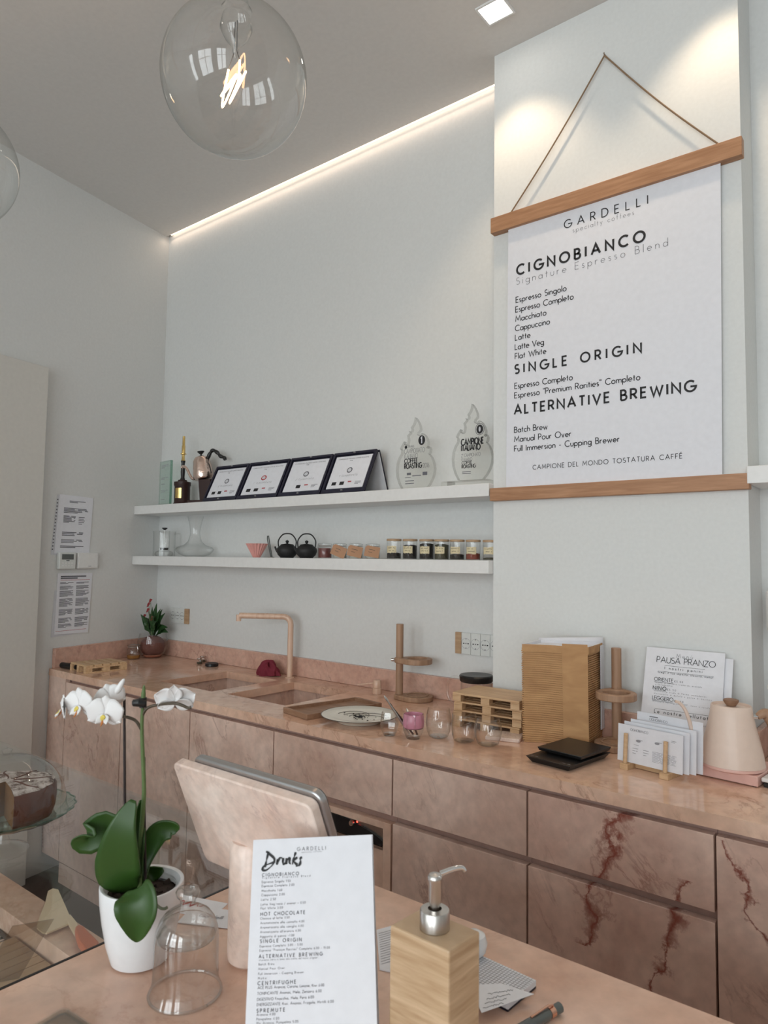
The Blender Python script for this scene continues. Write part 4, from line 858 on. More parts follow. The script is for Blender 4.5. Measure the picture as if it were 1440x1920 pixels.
# tea jars with wooden lids
TJ = [(738.5, 'coffee', 11, 'earl'), (768.5, 'coffee', 26, ''), (800, 'coffee', 29, ''), (828, 'herb', 28, ''), (857, 'coffee', 10, ''), (887, 'redtea', 12, ''), (919, 'herb', 4, '')]
tl = ['tea jar a third full of black tea, leftmost of the wooden-lidded jars', 'tea jar filled high on its right side, second of the wooden-lidded jars', 'tea jar nearly full of black leaves, third of the wooden-lidded jars', 'tea jar full of greenish leaves, middle of the wooden-lidded jars',
      'tea jar part full of dark leaves, fifth of the wooden-lidded jars', 'tea jar of reddish berries, sixth of the wooden-lidded jars', 'almost empty tea jar half hidden behind the pillar corner']
for (px, fill, fh, _), lab in zip(TJ, tl):
    x = at2(px, 2.12); d = dd(x, 2.12); t = thing('tea_jar', lab, 'jar', (x, 2.12, Z2), group='tea jars with wooden lids'); r = 13.6 * d
    part('glass_body', MB().lathe([(0, .001), (r * .96, .001), (r, .003), (r, 34 * d)], 32), M['glass'], t)
    part('tea_leaves', MB().lathe([(0, .003), (r * .94, .003), (r * .95, fh * d), (r * .5, (fh + 1.5) * d), (0, (fh - .5) * d)], 24), M[fill], t)
    part('wooden_lid', MB().lathe([(0, 34.2 * d), (r * 1.02, 34.2 * d), (r * 1.04, 35 * d), (r * 1.04, 37.5 * d), (r * .98, 38.2 * d), (0, 38.2 * d)], 32), M['oak'], t)
    n_ = 14; a0, a1 = radians(238), radians(326); ra = random.Random(int(px))
    vs = []
    for i in range(n_ + 1):
        a = a0 + (a1 - a0) * i / n_; vs += [(r * 1.01 * cos(a), r * 1.01 * sin(a), (11.5 + ra.uniform(-.9, .9)) * d), (r * 1.01 * cos(a), r * 1.01 * sin(a), (24.5 + ra.uniform(-.9, .9)) * d)]
    lb = part('paper_label', MB().add(vs, [(2 * i, 2 * i + 2, 2 * i + 3, 2 * i + 1) for i in range(n_)]), M['cream'], t)
    g = MB()
    for row, z in enumerate((20.5, 15.5)):
        for i in range(2 + row, 12):
            if ra.random() < .8:
                a = a0 + (a1 - a0) * (i + .1) / n_; b = a0 + (a1 - a0) * (i + .85) / n_; z_ = z + ra.uniform(-.5, .5)
                g.quad((r * 1.018 * cos(a), r * 1.018 * sin(a), z_ * d), (r * 1.018 * cos(b), r * 1.018 * sin(b), z_ * d), (r * 1.018 * cos(b), r * 1.018 * sin(b), (z_ + 1.1) * d), (r * 1.018 * cos(a), r * 1.018 * sin(a), (z_ + 1.1) * d))
    part('handwriting', g, M['stemb'], lb)

# ================================================================== things on the back worktop
def dC(p): return dep(p) / FPX
# small pine pallet with black case beside it, far left
c0 = G(160, 1264); cl = G(131, 1256.5); cf = G(229, 1252.5)
rz = math.atan2(*(c0 - cl).yx) ; wx = (c0 - cl).length; ly = (cf - c0).length
def pallet(name, label, loc, rz, wx, ly, h, group=None, across=False, solid_top=False, nb=5):
    t = thing(name, label, 'pallet', loc, rz, group)
    q = h / 5.2
    if solid_top: part('deck_board', MB().box(0, wx, 0, ly, h - q * 1.3, h), M['pallet'], t, bevel=.0008)
    else:
        for i in range(nb):
            b = ly / nb; part('deck_board', MB().box(0, wx, i * b + b * .09, (i + 1) * b - b * .09, h - q, h), M['pallet'], t, bevel=.0006)
    for i in range(3):
        bw = wx * .13; x_ = i * (wx - bw) / 2
        part('bearer', MB().box(x_, x_ + bw, 0, ly, h - q * (2.2 if not solid_top else 2.0), h - q * (1.02 if not solid_top else 1.32)), M['pallet'], t, bevel=.0005)
        part('bottom_board', MB().box(x_, x_ + bw, 0, ly, 0, q * .9), M['pallet'], t, bevel=.0005)
        for j in range(3):
            bl_ = ly * .16; y_ = j * (ly - bl_) / 2
            part('block', MB().box(x_ + .0005, x_ + bw - .0005, y_, y_ + bl_, q * .92, h - q * (2.22 if not solid_top else 2.02)), M['pallet'], t)
    return t
pallet('mini_pallet', 'small wooden pallet stand at the far left end of the worktop', (cl[0], cl[1], CT), rz, wx, ly * .95, .036)
p = G(116, 1256)
t = thing('black_case', 'black rounded case lying beside the small pallet', 'case', (p[0] + .02, p[1] + .035, CT), radians(8))
part('case', MB().tube([(-.075, 0, .014), (-.07, 0, .014), (.02, 0, .014), (.04, 0, .014)], [.007, .0135, .0135, .012], 14), M['black'], t)
# honey jar
p = G(250, 1235); d = dC(p)
t = thing('honey_jar', 'clip-top glass jar with amber honey in the corner of the worktop', 'jar', p)
part('glass_body', MB().lathe([(0, .001), (11 * d, .001), (11.8 * d, 2 * d), (11.8 * d, 18 * d), (9.8 * d, 21 * d), (9.8 * d, 23 * d)], 28), M['glass'], t)
part('honey', MB().lathe([(0, .003), (11 * d, .003), (11.2 * d, 7 * d), (0, 7 * d)], 24), M['honey'], t)
part('glass_lid', MB().lathe([(9.8 * d, 23.3 * d), (11.8 * d, 24 * d), (11.8 * d, 26 * d), (0, 27.4 * d)], 28), M['glass'], t)
part('wire_clip', MB().tube([(10.6 * d * cos(a), 10.6 * d * sin(a), 22 * d) for a in [2 * pi * i / 24 for i in range(25)]], .45 * d, 6).tube([(11.5 * d, 0, 24 * d), (14 * d, 0, 19 * d), (12.6 * d, 0, 14 * d)], .5 * d, 6), M['steel'], t)
# potted anthurium in glass bowl
p = Vector((-3.226, 2.14, CT)); d = dC(p)
t = thing('potted_plant', 'small red-flowered plant growing from a brown ball in a glass bowl', 'plant', p)
part('glass_bowl', MB().lathe([(0, .001), (12 * d, .001), (22 * d, 6 * d), (27 * d, 18 * d), (27.5 * d, 30 * d), (24 * d, 44 * d)], 40), M['glass'], t)
part('saucer', MB().lathe([(0, .004), (15 * d, .004), (18 * d, 4 * d), (17 * d, 5.5 * d), (0, 5.5 * d)], 28), M['clay'], t)
part('moss_ball', MB().lathe([(0, 3 * d), (12 * d, 4 * d), (19 * d, 10 * d), (22 * d, 20 * d), (21 * d, 29 * d), (14 * d, 37 * d), (6 * d, 40 * d), (0, 41 * d)], 40, wob=lambda a, z: .03 * sin(7 * a + z * 90) + .02 * sin(17 * a - z * 200)), M['ball'], t)
def leafmesh(path, wid, up=(0, 0, 1), cup=.18, nu=4, nv=10, seg=4):
    """leaf along a spline path, half widths wid (list), cupped along the midrib"""
    pts = spl(path, seg); N_ = len(pts) - 1; U_ = Vector(up)
    def fn(u, v):
        i = min(int(v * N_ + 1e-6), N_); p = pts[i]; tdir = (pts[min(i + 1, N_)] - pts[max(i - 1, 0)]).normalized(); side = tdir.cross(U_)
        side = side.normalized() if side.length > 1e-4 else Vector((1, 0, 0)); nn = side.cross(tdir)
        k = v * (len(wid) - 1); j = min(int(k), len(wid) - 2); w_ = wid[j] + (wid[j + 1] - wid[j]) * (k - j); s = (u - .5) * 2
        return p + side * s * w_ + nn * (s * s) * w_ * cup * 2
    return MB().grid(fn, nu, N_)
ra = random.Random(11); top0 = Vector((0, 0, 39 * d))
tips = [(-33, 20), (-30, 33), (-22, 8), (-12, 45), (-5, 55), (6, 62), (14, 40), (22, 52), (33, 45), (36, 18), (28, 30), (12, 12), (-14, 25), (2, 35), (18, 22), (-24, 40), (30, 8), (8, 50), (-8, 10), (24, 36)]
for i, (dx, dz) in enumerate(tips):
    ry = ra.uniform(-14, 14) * d; tip = top0 + Vector((dx * .95 * d, ry, dz * d)); st_ = top0 + Vector((dx * .1 * d, ry * .2, -1 * d)); mid = st_.lerp(tip, .55) + Vector((0, 0, 7 * d))
    lf = leafmesh([st_, st_.lerp(mid, .6), mid, tip], [0.3 * d, .7 * d, 1.5 * d, 6 * d, 7.5 * d, 5.5 * d, 2.4 * d, .2 * d], up=(.25 * (1 if dx > 0 else -1), -1, .55))
    part('leaf', lf, M['leaf2'], t, solid=.0008)
for dx, dz in ((-20, 36), (-8, 58), (-9, 48), (6, 34), (-2, 66)):
    a = top0 + Vector((dx * .2 * d, -2 * d, 0)); b = top0 + Vector((dx * d, -6 * d, dz * d))
    s = part('flower', leafmesh([b + Vector((-5 * d, 0, -1 * d)), b, b + Vector((5 * d, 0, 3 * d))], [.4 * d, 4 * d, 4.4 * d, 2.6 * d, .2 * d], up=(0, -1, .4)), M['redfl'], t, solid=.0008)
    part('flower_stalk', MB().tube([a, a.lerp(b, .6) + Vector((0, 0, 3 * d)), b], .5 * d, 6), M['stemg'], s)
# two small spice jars and black lid
for (px, py, lab) in ((374, 1245, 'tiny glass spice jar in front, beside the black lid'), (386, 1240.5, 'tiny glass spice jar behind its twin near the splash')):
    p = G(px, py); d = dC(p); p[1] = min(p[1], 2.21); t = thing('spice_jar', lab, 'jar', p, group='tiny spice jars')
    part('glass_body', MB().lathe([(0, .001), (5.2 * d, .001), (5.5 * d, 1 * d), (5.5 * d, 7 * d), (4.2 * d, 8.5 * d)], 20), M['glass'], t)
    part('spice', MB().lathe([(0, .002), (4.9 * d, .002), (5 * d, 3.5 * d), (0, 3.8 * d)], 16), M['herb'], t)
    part('lid', MB().lathe([(4.6 * d, 8.6 * d), (4.8 * d, 9 * d), (4.8 * d, 11 * d), (0, 11.3 * d)], 18), M['steel'], t)
p = G(397, 1249); d = dC(p)
t = thing('round_tin', 'flat round black tin lying on the worktop left of the sinks', 'tin', p)
part('rim', MB().lathe([(0, 0), (11 * d, 0), (12.4 * d, 1 * d), (12.4 * d, 5 * d), (11 * d, 6 * d), (9 * d, 5 * d), (0, 4.6 * d)], 28), M['black'], t)
# red cloth
p = G(491, 1268); d = dC(p); p[1] = 2.165
t = thing('crimson_cloth', 'crumpled crimson cloth lying behind the left sink', 'cloth', p)
def clothfn(u, v):
    a = u * 2 * pi; b = v * pi / 2; r = 1 + .16 * sin(3 * a + 1 + 2 * b) + .10 * sin(7 * a - 3 * b) + .06 * sin(13 * a + 5 * b)
    x_ = 24 * d * r * cos(a) * cos(b) ** .6 * (1 - .2 * v); y_ = 15 * d * r * sin(a) * cos(b) ** .6; z_ = max(0, 23 * d * sin(b) * (1 + .16 * sin(2 * a) + .12 * sin(5 * a + 2)) + .6 * d * (x_ / (10 * d)))
    return Vector((x_, y_, z_))
part('folded_cloth', MB().grid(clothfn, 64, 18), M['cloth'], t)
# tap and mixer
p = G(543, 1270.5); d = dC(p); zt = W(543, 1156, p[1])[2]
t = thing('kitchen_tap', 'tall pink-toned right-angled tap between the two sinks', 'tap', p)
part('base_ring', MB().lathe([(0, 0), (9 * d, 0), (9 * d, 1.2 * d), (5 * d, 2 * d), (0, 2 * d)], 28), M['faucet'], t)
e = W(450, 1152, p[1] - .09) - p; hz = zt - CT
e = Vector((W(449, 1155, p[1] - .14)[0] - p[0], -.14, hz + .002))
dr = Vector((e[0], e[1], 0)).normalized(); rb = .035
pts = [(0, 0, 2 * d), (0, 0, hz * .5), (0, 0, hz - rb)] + [tuple(dr * (rb * (1 - cos(a))) + Vector((0, 0, hz - rb + rb * sin(a)))) for a in [pi / 2 * i / 8 for i in range(1, 9)]] + [tuple(e)]
part('spout', MB().tube(pts, .0125, 20), M['faucet'], t)
part('outlet', MB().tube([e + Vector((0, 0, .004)) + dr * .003, e + Vector((0, 0, -.024)) + dr * .003], .011, 18), M['faucet'], t)
p = G(707, 1300.5); d = dC(p)
t = thing('mixer_handle', 'short round pink tap lever right of the sinks', 'tap lever', p)
part('base', MB().lathe([(0, 0), (8.6 * d, 0), (8.8 * d, 1 * d), (8.8 * d, 10 * d), (7.6 * d, 11 * d), (0, 11 * d)], 28), M['faucet'], t)
part('cap', MB().lathe([(0, 11.2 * d), (8 * d, 11.2 * d), (8.2 * d, 12 * d), (7.4 * d, 24 * d), (6.6 * d, 25 * d), (0, 25 * d)], 28), M['faucet'], t)
part('lever', MB().tube([(-6 * d, 0, 19 * d), (-36 * d, -.03, 14 * d)], [1.5 * d, 1.2 * d], 10), M['faucet'], t)
# strainer bowl and rack in left sink
p = Vector((-2.30, 1.99, .6805))
t = thing('glass_bowl', 'shallow clear bowl standing in the left sink', 'bowl', p)
part('bowl', MB().lathe([(0, .001), (.04, .001), (.07, .07), (.075, .16), (.078, .16), (.074, .07), (.05, .004)], 32), M['glass'], t)
t = thing('sink_rack', 'white wire rack in the left sink', 'rack', (-2.42, 1.86, .6805))
for i in range(7): part('wire', MB().tube([(-.12 + i * .035, -.07, .0), (-.12 + i * .035, -.07, .14), (-.12 + i * .035, .07, .14), (-.12 + i * .035, .07, 0)], .0015, 6), M['white'], t)
for y_ in (-.07, .07): part('rail', MB().tube([(-.14, y_, .14), (.11, y_, .14)], .002, 6), M['white'], t)
# wooden tray
zt = .928; q = [G(531, 1326, zt), G(576, 1341.5, zt), G(716, 1318, zt), G(669, 1306.5, zt)]
q[1] = q[0] + q[2] - q[3]; q[1] = q[1] * .6 + G(576, 1341.5, zt) * .4
cen = sum(q, Vector()) / 4; t = thing('wooden_tray', 'rectangular walnut tray overhanging the right sink', 'tray', (cen[0], cen[1], CT))
qo = [Vector((v[0] - cen[0], v[1] - cen[1], 0)) for v in q]; qi = [v * (1 - .010 / v.length * 1.4) for v in qo]
part('rim', MB().ring([v[:2] for v in qo], [v[:2] for v in qi], .0005, .018), M['tray'], t, bevel=.001)
part('tray_bottom', MB().prism([v[:2] for v in qi], .0005, .008), M['tray'], t)
# plate
p = G(674, 1352.5); p[2] = CT; d = dC(p)
t = thing('dinner_plate', 'white plate with dark rim and black crumbs by the tray', 'plate', p)
part('plate_body', MB().lathe([(0, .001), (42 * d, .001), (46 * d, 5 * d), (70 * d, 12.5 * d), (72 * d, 13.5 * d), (70 * d, 14.4 * d), (50 * d, 10.5 * d), (40 * d, 9.8 * d), (0, 9.6 * d)], 64), M['plate'], t)
part('dark_rim', MB().lathe([(71.2 * d, 14.0 * d), (72.6 * d, 14.2 * d), (72.9 * d, 13.3 * d), (72.2 * d, 12.9 * d)], 64), M['rim'], t)
g = MB(); zp = 10.6 * d
for cx, cy, rr_, a0, a1 in ((-14, -2, 30, 20, 200), (-4, -8, 24, 40, 190), (2, -10, 16, 60, 200), (22, 2, 34, 60, 185), (30, -6, 26, 30, 150)):
    g.tube([((cx + rr_ * cos(radians(a0 + (a1 - a0) * i / 20))) * d, (cy + rr_ * sin(radians(a0 + (a1 - a0) * i / 20))) * d, zp + max(0, (math.hypot(cx + rr_ * cos(radians(a0 + (a1 - a0) * i / 20)), cy + rr_ * sin(radians(a0 + (a1 - a0) * i / 20))) - 48)) * .19 * d) for i in range(21)], .45 * d, 5)
dec = part('drizzle', g, M['rim'], t); 
g = MB(); ra = random.Random(4)
for i in range(60):
    a = ra.uniform(0, 2 * pi); r_ = abs(ra.gauss(0, 15)) * d; s = ra.uniform(.3, 1.5) * d * (1.6 if r_ < 5 * d else 1); x_, y_ = r_ * cos(a) * 1.4 + 6 * d, r_ * sin(a) - 8 * d
    g.box(x_ - s, x_ + s, y_ - s * .7, y_ + s * .7, zp, zp + s * .8)
cr = part('crumbs', g, M['ink'], t, smooth=0); cr['kind'] = 'stuff'
# tumblers
def tumbler(name, label, px, py, prof, mt='glass_thick', n=32, cat='glass', group='glasses on the worktop', base=1, **k):
    p = G(px, py); d = dC(p); t = thing(name, label, cat, p, 0, group)
    part('glass_wall', MB().lathe([(r * d, z * d) for r, z in prof], n), M[mt], t, **k)
    part('thick_base', MB().lathe([(0, .0012), (prof[1][0] * d * .93, .0012), (prof[2][0] * d * .9, 5 * d * base), (0, 4 * d * base)], n), M['glass'], t)
    return t, d
tumbler('tumbler', 'small faceted clear tumbler standing against the plate', 730, 1379, [(0, .5), (11, .5), (12.5, 3), (16.5, 14), (17.5, 26), (14.8, 44)], n=8)
t, d = tumbler('tumbler', 'small faceted glass half full of pink liquid holding brushes', 775, 1385, [(0, .5), (13, .5), (14, 3), (19.5, 16), (20.5, 30), (19, 47)], n=8)
part('pink_liquid', MB().lathe([(19.3 * d, 22 * d), (20.2 * d, 30 * d), (18.8 * d, 44 * d), (17.6 * d, 46 * d), (17 * d, 42 * d), (17.5 * d, 24 * d), (15 * d, 20 * d), (18.6 * d, 20 * d)], 24), M['pinkglass'], t)
pc = t.location
for i, (bx, by, lab) in enumerate(((720, 1304, 'slim silver paintbrush leaning left out of the pink glass'), (728, 1316, 'dark paintbrush leaning left out of the pink glass'), (762, 1328, 'short dark brush leaning in the pink glass'))):
    b = Vector((pc[0] + .009 * (i - 1), pc[1] + .007 * (i - 1), CT + .012)); e = PD(bx, by, dep(pc) + .01 + .022 * i)
    k = thing('brush', lab, 'brush', b, group='brushes in the pink glass'); v = e - b
    part('shaft', MB().tube([(0, 0, 0), tuple(v * .55), tuple(v * .85)], [.0028, .003, .002], 8), M['dbrown'] if i else M['steel'], k)
    part('tip', MB().tube([tuple(v * .85), tuple(v * .93), tuple(v)], [.003, .0034, .001], 8), M['steel'] if i != 1 else M['dbrown'], k)
tumbler('tumbler', 'rounded clear glass right of the pink one, tallest of the row', 822, 1384, [(0, .5), (12, .5), (18, 4), (22, 14), (24, 28), (23, 42), (20.5, 55)])
tumbler('tumbler', 'rounded clear glass with a dark rim reflection, second from the right', 870, 1392, [(0, .5), (13, .5), (19, 4), (22.5, 14), (24, 30), (23.5, 42), (22.5, 53)])
tumbler('tumbler', 'double-walled clear glass at the right end of the row of glasses', 915, 1399, [(0, .5), (12, .5), (19, 4), (24, 16), (26, 28), (25, 40), (20, 52)])
p = G(915, 1399); d = dC(p)
# french press jug behind pallets
p = G(905, 1330); p = Vector((W(893, 1268, 2.12)[0], 2.12, CT)); d = dC(p); zt = W(893, 1270, 2.12)[2] - CT
t = thing('coffee_server', 'glass coffee server with black lid behind the stacked pallets', 'jug', p)
part('glass_body', MB().lathe([(0, .001), (28 * d, .001), (30 * d, 4 * d), (29 * d, zt - 4 * d)], 40), M['glass'], t)
part('lid', MB().lathe([(29 * d, zt - 8 * d), (31 * d, zt - 6 * d), (32 * d, zt + 3 * d), (30 * d, zt + 5 * d), (0, zt + 4 * d)], 40), M['black'], t)
part('glass_handle', MB().tube(spl([(-26 * d, -.02, zt - 3 * d), (-42 * d, -.03, zt - 2 * d), (-52 * d, -.03, zt - 14 * d), (-54 * d, -.03, zt - 30 * d), (-48 * d, -.03, zt - 46 * d), (-36 * d, -.02, zt - 54 * d)], 6), 2.4 * d, 10), M['acrylic'], t)
# filter stands
def stand(label, bp, r, ht, zr, pdx, pdy, pw, gap=None):
    t = thing('dripper_stand', label, 'stand', bp, group='wooden dripper stands'); n = 48
    d0 = Vector((pdx, pdy)); dl = d0.length; u = d0.normalized(); v = Vector((-u.y, u.x))
    def outl(R): # disc plus rounded lug around the pole
        pts = []
        for i in range(n):
            a = 2 * pi * i / n; x_, y_ = cos(a), sin(a)
            pr = R + max(0, x_) ** 6 * (dl + pw * .72 - R)
            pts.append(tuple(u * (x_ * pr) + v * (y_ * R)))
        return pts
    def inl(R): return [tuple(u * (cos(2 * pi * i / n) * R) + v * (sin(2 * pi * i / n) * R)) for i in range(n)]
    part('base', MB().prism(outl(r), 0, .018), M['oakz'], t, bevel=.003)
    part('base_rim', MB().ring(inl(r * .72), inl(r * .60), .0182, .021), M['oakz'], t, bevel=.001)
    part('ring_arm', MB().ring(outl(r * .93), inl(r * .62), zr - .010, zr + .010), M['oakz'], t, bevel=.003)
    part('pole', MB().tube([(pdx, pdy, .0182), (pdx, pdy, ht)], pw / 2, 24), M['oakz'], t, bevel=.001)
    e = d0 * ((dl + pw * .75) / dl)
    part('lock_screw', MB().tube([(e.x, e.y, zr), (e.x * 1.12, e.y * 1.12, zr)], .006, 14), M['steel'], t)
p = G(797, 1309); p[1] = 2.158; pl = p + Vector((-.062, -.028, 0))
stand('wooden pour-over stand near the upstand, ring to the right of its pole', p, .060, W(763, 1171, pl[1])[2] - CT, W(797, 1241, p[1])[2] - CT, pl[0] - p[0], pl[1] - p[1], .028)
p = G(1149, 1402) + Vector((.012, -.004, 0)); pl = p + Vector((-.019, .056, 0))
stand('wooden pour-over stand between the kraft stack and the card holder', p, .060, W(1168, 1216, pl[1])[2] - CT, W(1152, 1304, p[1])[2] - CT, pl[0] - p[0], pl[1] - p[1], .028)
# stack of pallets (trivets)
pb = G(849, 1361); zt = W(848, 1297, pb[1])[2]; hp = (zt - CT) / 4; rz = radians(2)
lb = ['topmost wooden trivet pallet of the stack beside the glasses', 'second wooden trivet pallet from the top of the stack', 'third wooden trivet pallet from the top of the stack', 'lowest wooden trivet pallet of the stack beside the glasses']
for i in range(4):
    pallet('mini_pallet', lb[3 - i], (pb[0] + .003 * ((i * 37) % 3 - 1), pb[1] + .002 * (i % 2), CT + i * hp), rz + radians((i * 53 % 3 - 1) * .8), .232, .155, hp - .0004, 'stacked trivet pallets', solid_top=(i == 3))
# folded white napkins
p = G(950, 1383)
t = thing('marble_coaster', 'square white marble coaster between the glasses and kraft stack', 'coaster', (p[0], p[1] - .01, CT), radians(18))
part('slab', MB().box(-.05, .05, -.042, .042, 0, .011), M['white_marble'], t, bevel=.002)
# kraft food box stack
A = G(980, 1391); C_ = G(1104, 1402); D = G(1133, 1381); A[2] = C_[2] = D[2] = 0; D = C_ + (D - C_) * .88; E_ = A + (D - C_) * 1.0
zt = W(973, 1213, A[1])[2]; cen = (A + C_ + D + E_) / 4
t = thing('kraft_box_stack', 'tall stack of nested kraft takeaway boxes with white inside', 'box stack', (cen[0], cen[1], CT))
def foot(s, lean=0, dx=0):
    P4 = [A - cen, C_ - cen, D - cen, E_ - cen]; out = []
    for i in range(4):
        a, b = P4[i], P4[(i + 1) % 4]; nrm = Vector(((b - a).y, -(b - a).x, 0)).normalized()
        for j in range(8):
            f = j / 8; bow = (-.007 if i == 0 and f < .62 else .0015) * sin(pi * min(1, f / .62 if i == 0 else f)); q_ = a.lerp(b, f) + nrm * bow
            out.append((q_.x * s + dx, q_.y * s))
    return out
H_ = zt - CT; NL_ = 44; ra = random.Random(9); g = MB()
for k in range(NL_):
    z0 = .0005 + H_ * k / NL_; z1 = .0005 + H_ * (k + 1) / NL_ - .0006; s = 1 + ra.uniform(-.007, .007) + (-.02 if k in (0,) else 0); g.prism(foot(s, dx=-.004 * k / NL_), z0, z1 - .0014)
    g.prism(foot(s * .96, dx=-.004 * k / NL_), z1 - .0014, z1 + .0006)
st = part('nested_boxes', g, M['kraft'], t, smooth=0); st['kind'] = 'stuff'
part('white_rim', MB().ring(foot(1.012), foot(.94), H_ + .001, H_ + .010), M['paper'], t, smooth=0)
part('kraft_lip', MB().ring(foot(1.016), foot(1.0125), H_ - .012, H_ + .0095), M['kraft'], t, smooth=0)
part('inner_floor', MB().prism(foot(.935), H_ + .0012, H_ + .002), M['paper'], t)
fo = foot(1.0)
bk_ = [Vector((fo[i][0], fo[i][1], 0)) for i in (16, 18, 20, 22, 24)]
vs = [];
for i, b in enumerate(bk_): vs += [tuple(b * 1.03 + Vector((0, 0, H_ + .0005))), tuple(b * 1.03 + Vector((0, 0, H_ + .026 * (1 - i * .1))))]
part('raised_flap', MB().add(vs, [(2 * i, 2 * i + 2, 2 * i + 3, 2 * i + 1) for i in range(4)]), M['paper'], t, solid=.001)
a, b = Vector((*fo[14], 0)), Vector((*fo[16], 0))
part('side_flap', MB().hexa([tuple(v * 1.035 + Vector((0, 0, .03))) for v in (a, b, b * 1.02, a * 1.02)], [tuple(v * 1.035 + Vector((0, 0, H_ + .004))) for v in (a, b, b * 1.02, a * 1.02)]), M['paper'], t, smooth=0)
a, b = Vector((*fo[5], 0)), Vector((*fo[8], 0))
part('front_flap', MB().hexa([tuple(v * 1.02 + Vector((0, -.0015, .004))) for v in (a, b, b * .99, a * .99)], [tuple(v * 1.02 + Vector((-.003, -.0015, H_ + .016))) for v in (a, b, b * .99, a * .99)]), M['kraft'], t, smooth=0)
# coffee scale
FLc = G(985, 1428); FRc = G(1069, 1450); BR = G(1101, 1411); cen = (FLc + BR) / 2; rz = math.atan2(FRc[1] - FLc[1], FRc[0] - FLc[0]); wx = (FRc - FLc).length; ly = (BR - FRc).length * .92
t = thing('coffee_scale', 'flat black coffee scale with raised square platform', 'scale', (FLc[0], FLc[1], CT), rz)
def frus(x0, x1, y0, y1, z0, z1, s): return MB().hexa([(x0 + s, y0 + s, z0), (x1 - s, y0 + s, z0), (x1 - s, y1 - s, z0), (x0 + s, y1 - s, z0)], [(x0, y0, z1), (x1, y0, z1), (x1, y1, z1), (x0, y1, z1)])
part('body', frus(0, wx, 0, ly, 0, .016, .012), M['black'], t, bevel=.0015)
part('platform', frus(.0, wx, .052, ly + .004, .020, .030, .004), M['black'], t, bevel=.002)
part('neck', MB().box(.02, wx - .02, .07, ly - .02, .0162, .0198), M['black'], t)
g = MB()
for x_, y_ in ((.012, .012), (.026, .012), (wx - .026, .012), (wx - .012, .012)): g.quad((x_ - .004, y_, .0163), (x_ + .004, y_, .0163), (x_ + .004, y_ + .003, .0163), (x_ - .004, y_ + .003, .0163))
part('button_marks', g, M['ink3'], t)
# leaning lunch menus
def menu_at(x_tl, x_tr, ytop, ybot, ztop, label, px=None):
    t = thing('lunch_menu', label, 'menu', ((x_tl + x_tr) / 2, ybot, CT), group='lunch menus leaning on the pillar')
    a = Vector((x_tl, ytop, ztop)); b = Vector((x_tr, ytop, ztop)); c_ = Vector((x_tr, ybot, CT + .001)); d_ = Vector((x_tl, ybot, CT + .001)); n_ = Vector((0, .0012, 0))
    part('sheet', MB().hexa([d_, c_, c_ + n_, d_ + n_], [a, b, b + n_, a + n_]), M['paper'], t, world=True, smooth=0)
    return t, a, b, d_
yt_, yb_ = 2.078, 1.99
a = W(1213, 1212, yt_); b = W(1360, 1226, yt_)
t, a3, b3, d3 = menu_at(a[0], b[0], yt_, yb_, (a[2] + b[2]) / 2, 'white lunch menu with bold black title, in front of its twin')
menu_at(b[0] - .16, W(1375, 1232, 2.08)[0], yt_ + .003, yb_ + .008, (a[2] + b[2]) / 2 - .014, 'second white lunch menu peeking out behind the first')
Vm = (a3 - d3).normalized(); nm = Vector((0, -1, 0)); nm = (nm - Vm * nm.dot(Vm)).normalized()
def mp_(px, py):
    dr_ = ray(px, py); tt = (a3 - CAM).dot(nm) / dr_.dot(nm); return CAM + dr_ * tt + nm * .0008
s2 = 380 / 1440
ML = [('PAUSA PRANZO', 650, 232, 1066, 277, 40, .10, 'ink'), ('Menù', 790, 203, 905, 215, 27, .07, 'ink2'), ('I nostri panini', 706, 283, 972, 310, 18, .14, 'ink'), ('Scegli il tuo impasto: classico, kamut', 657, 308, 1050, 355, 12, .16, 'ink'),
      ('ORIENTE', 632, 363, 766, 374, 24, .13, 'ink'), ('€5.50', 775, 376, 835, 382, 12, .14, 'ink2'), ('Salame affumicato scamorza, avocado', 637, 378, 970, 414, 9, .12, 'ink2'), ('e Philadelphia', 640, 394, 760, 407, 9, .12, 'ink2'),
      ('NINO', 623, 424, 716, 432, 24, .18, 'ink'), ('€5.50', 722, 434, 785, 440, 12, .14, 'ink2'), ('Prosciutto crudo di Parma, pomodorini,', 636, 440, 1005, 486, 9, .12, 'ink2'), ('Mozzarella di Bufala e gocce di basilico', 630, 458, 1040, 506, 9, .12, 'ink2'),
      ('LEGGERO', 617, 495, 766, 510, 25, .13, 'ink'), ('€5.50', 772, 515, 838, 523, 12, .14, 'ink2'), ('Bresaola Parmigiano DOP, noce e rucola', 622, 512, 1030, 565, 9, .12, 'ink2'),
      ('Le nostre vellutate', 632, 592, 1042, 648, 24, .14, 'ink'), ('Crema di zucca, porro, amaretto', 660, 645, 1010, 712, 10, .14, 'ink2'), ('Crema di patate, cipolla, rosmarino', 620, 750, 985, 803, 10, .14, 'ink2')]
for s, x0_, y0_, x1_, y1_, hh_, wt, mm in ML:
    A_ = mp_(1060 + x0_ * s2, 1180 + y0_ * s2); B_ = mp_(1060 + x1_ * s2, 1180 + y1_ * s2); T_ = mp_(1060 + x0_ * s2, 1180 + (y0_ - hh_) * s2)
    g = MB(); text(g, s, A_, UX, Vm, (T_ - A_).length, wt, width=B_[0] - A_[0]); part('lettering', g, M[mm], t, world=True, smooth=0)
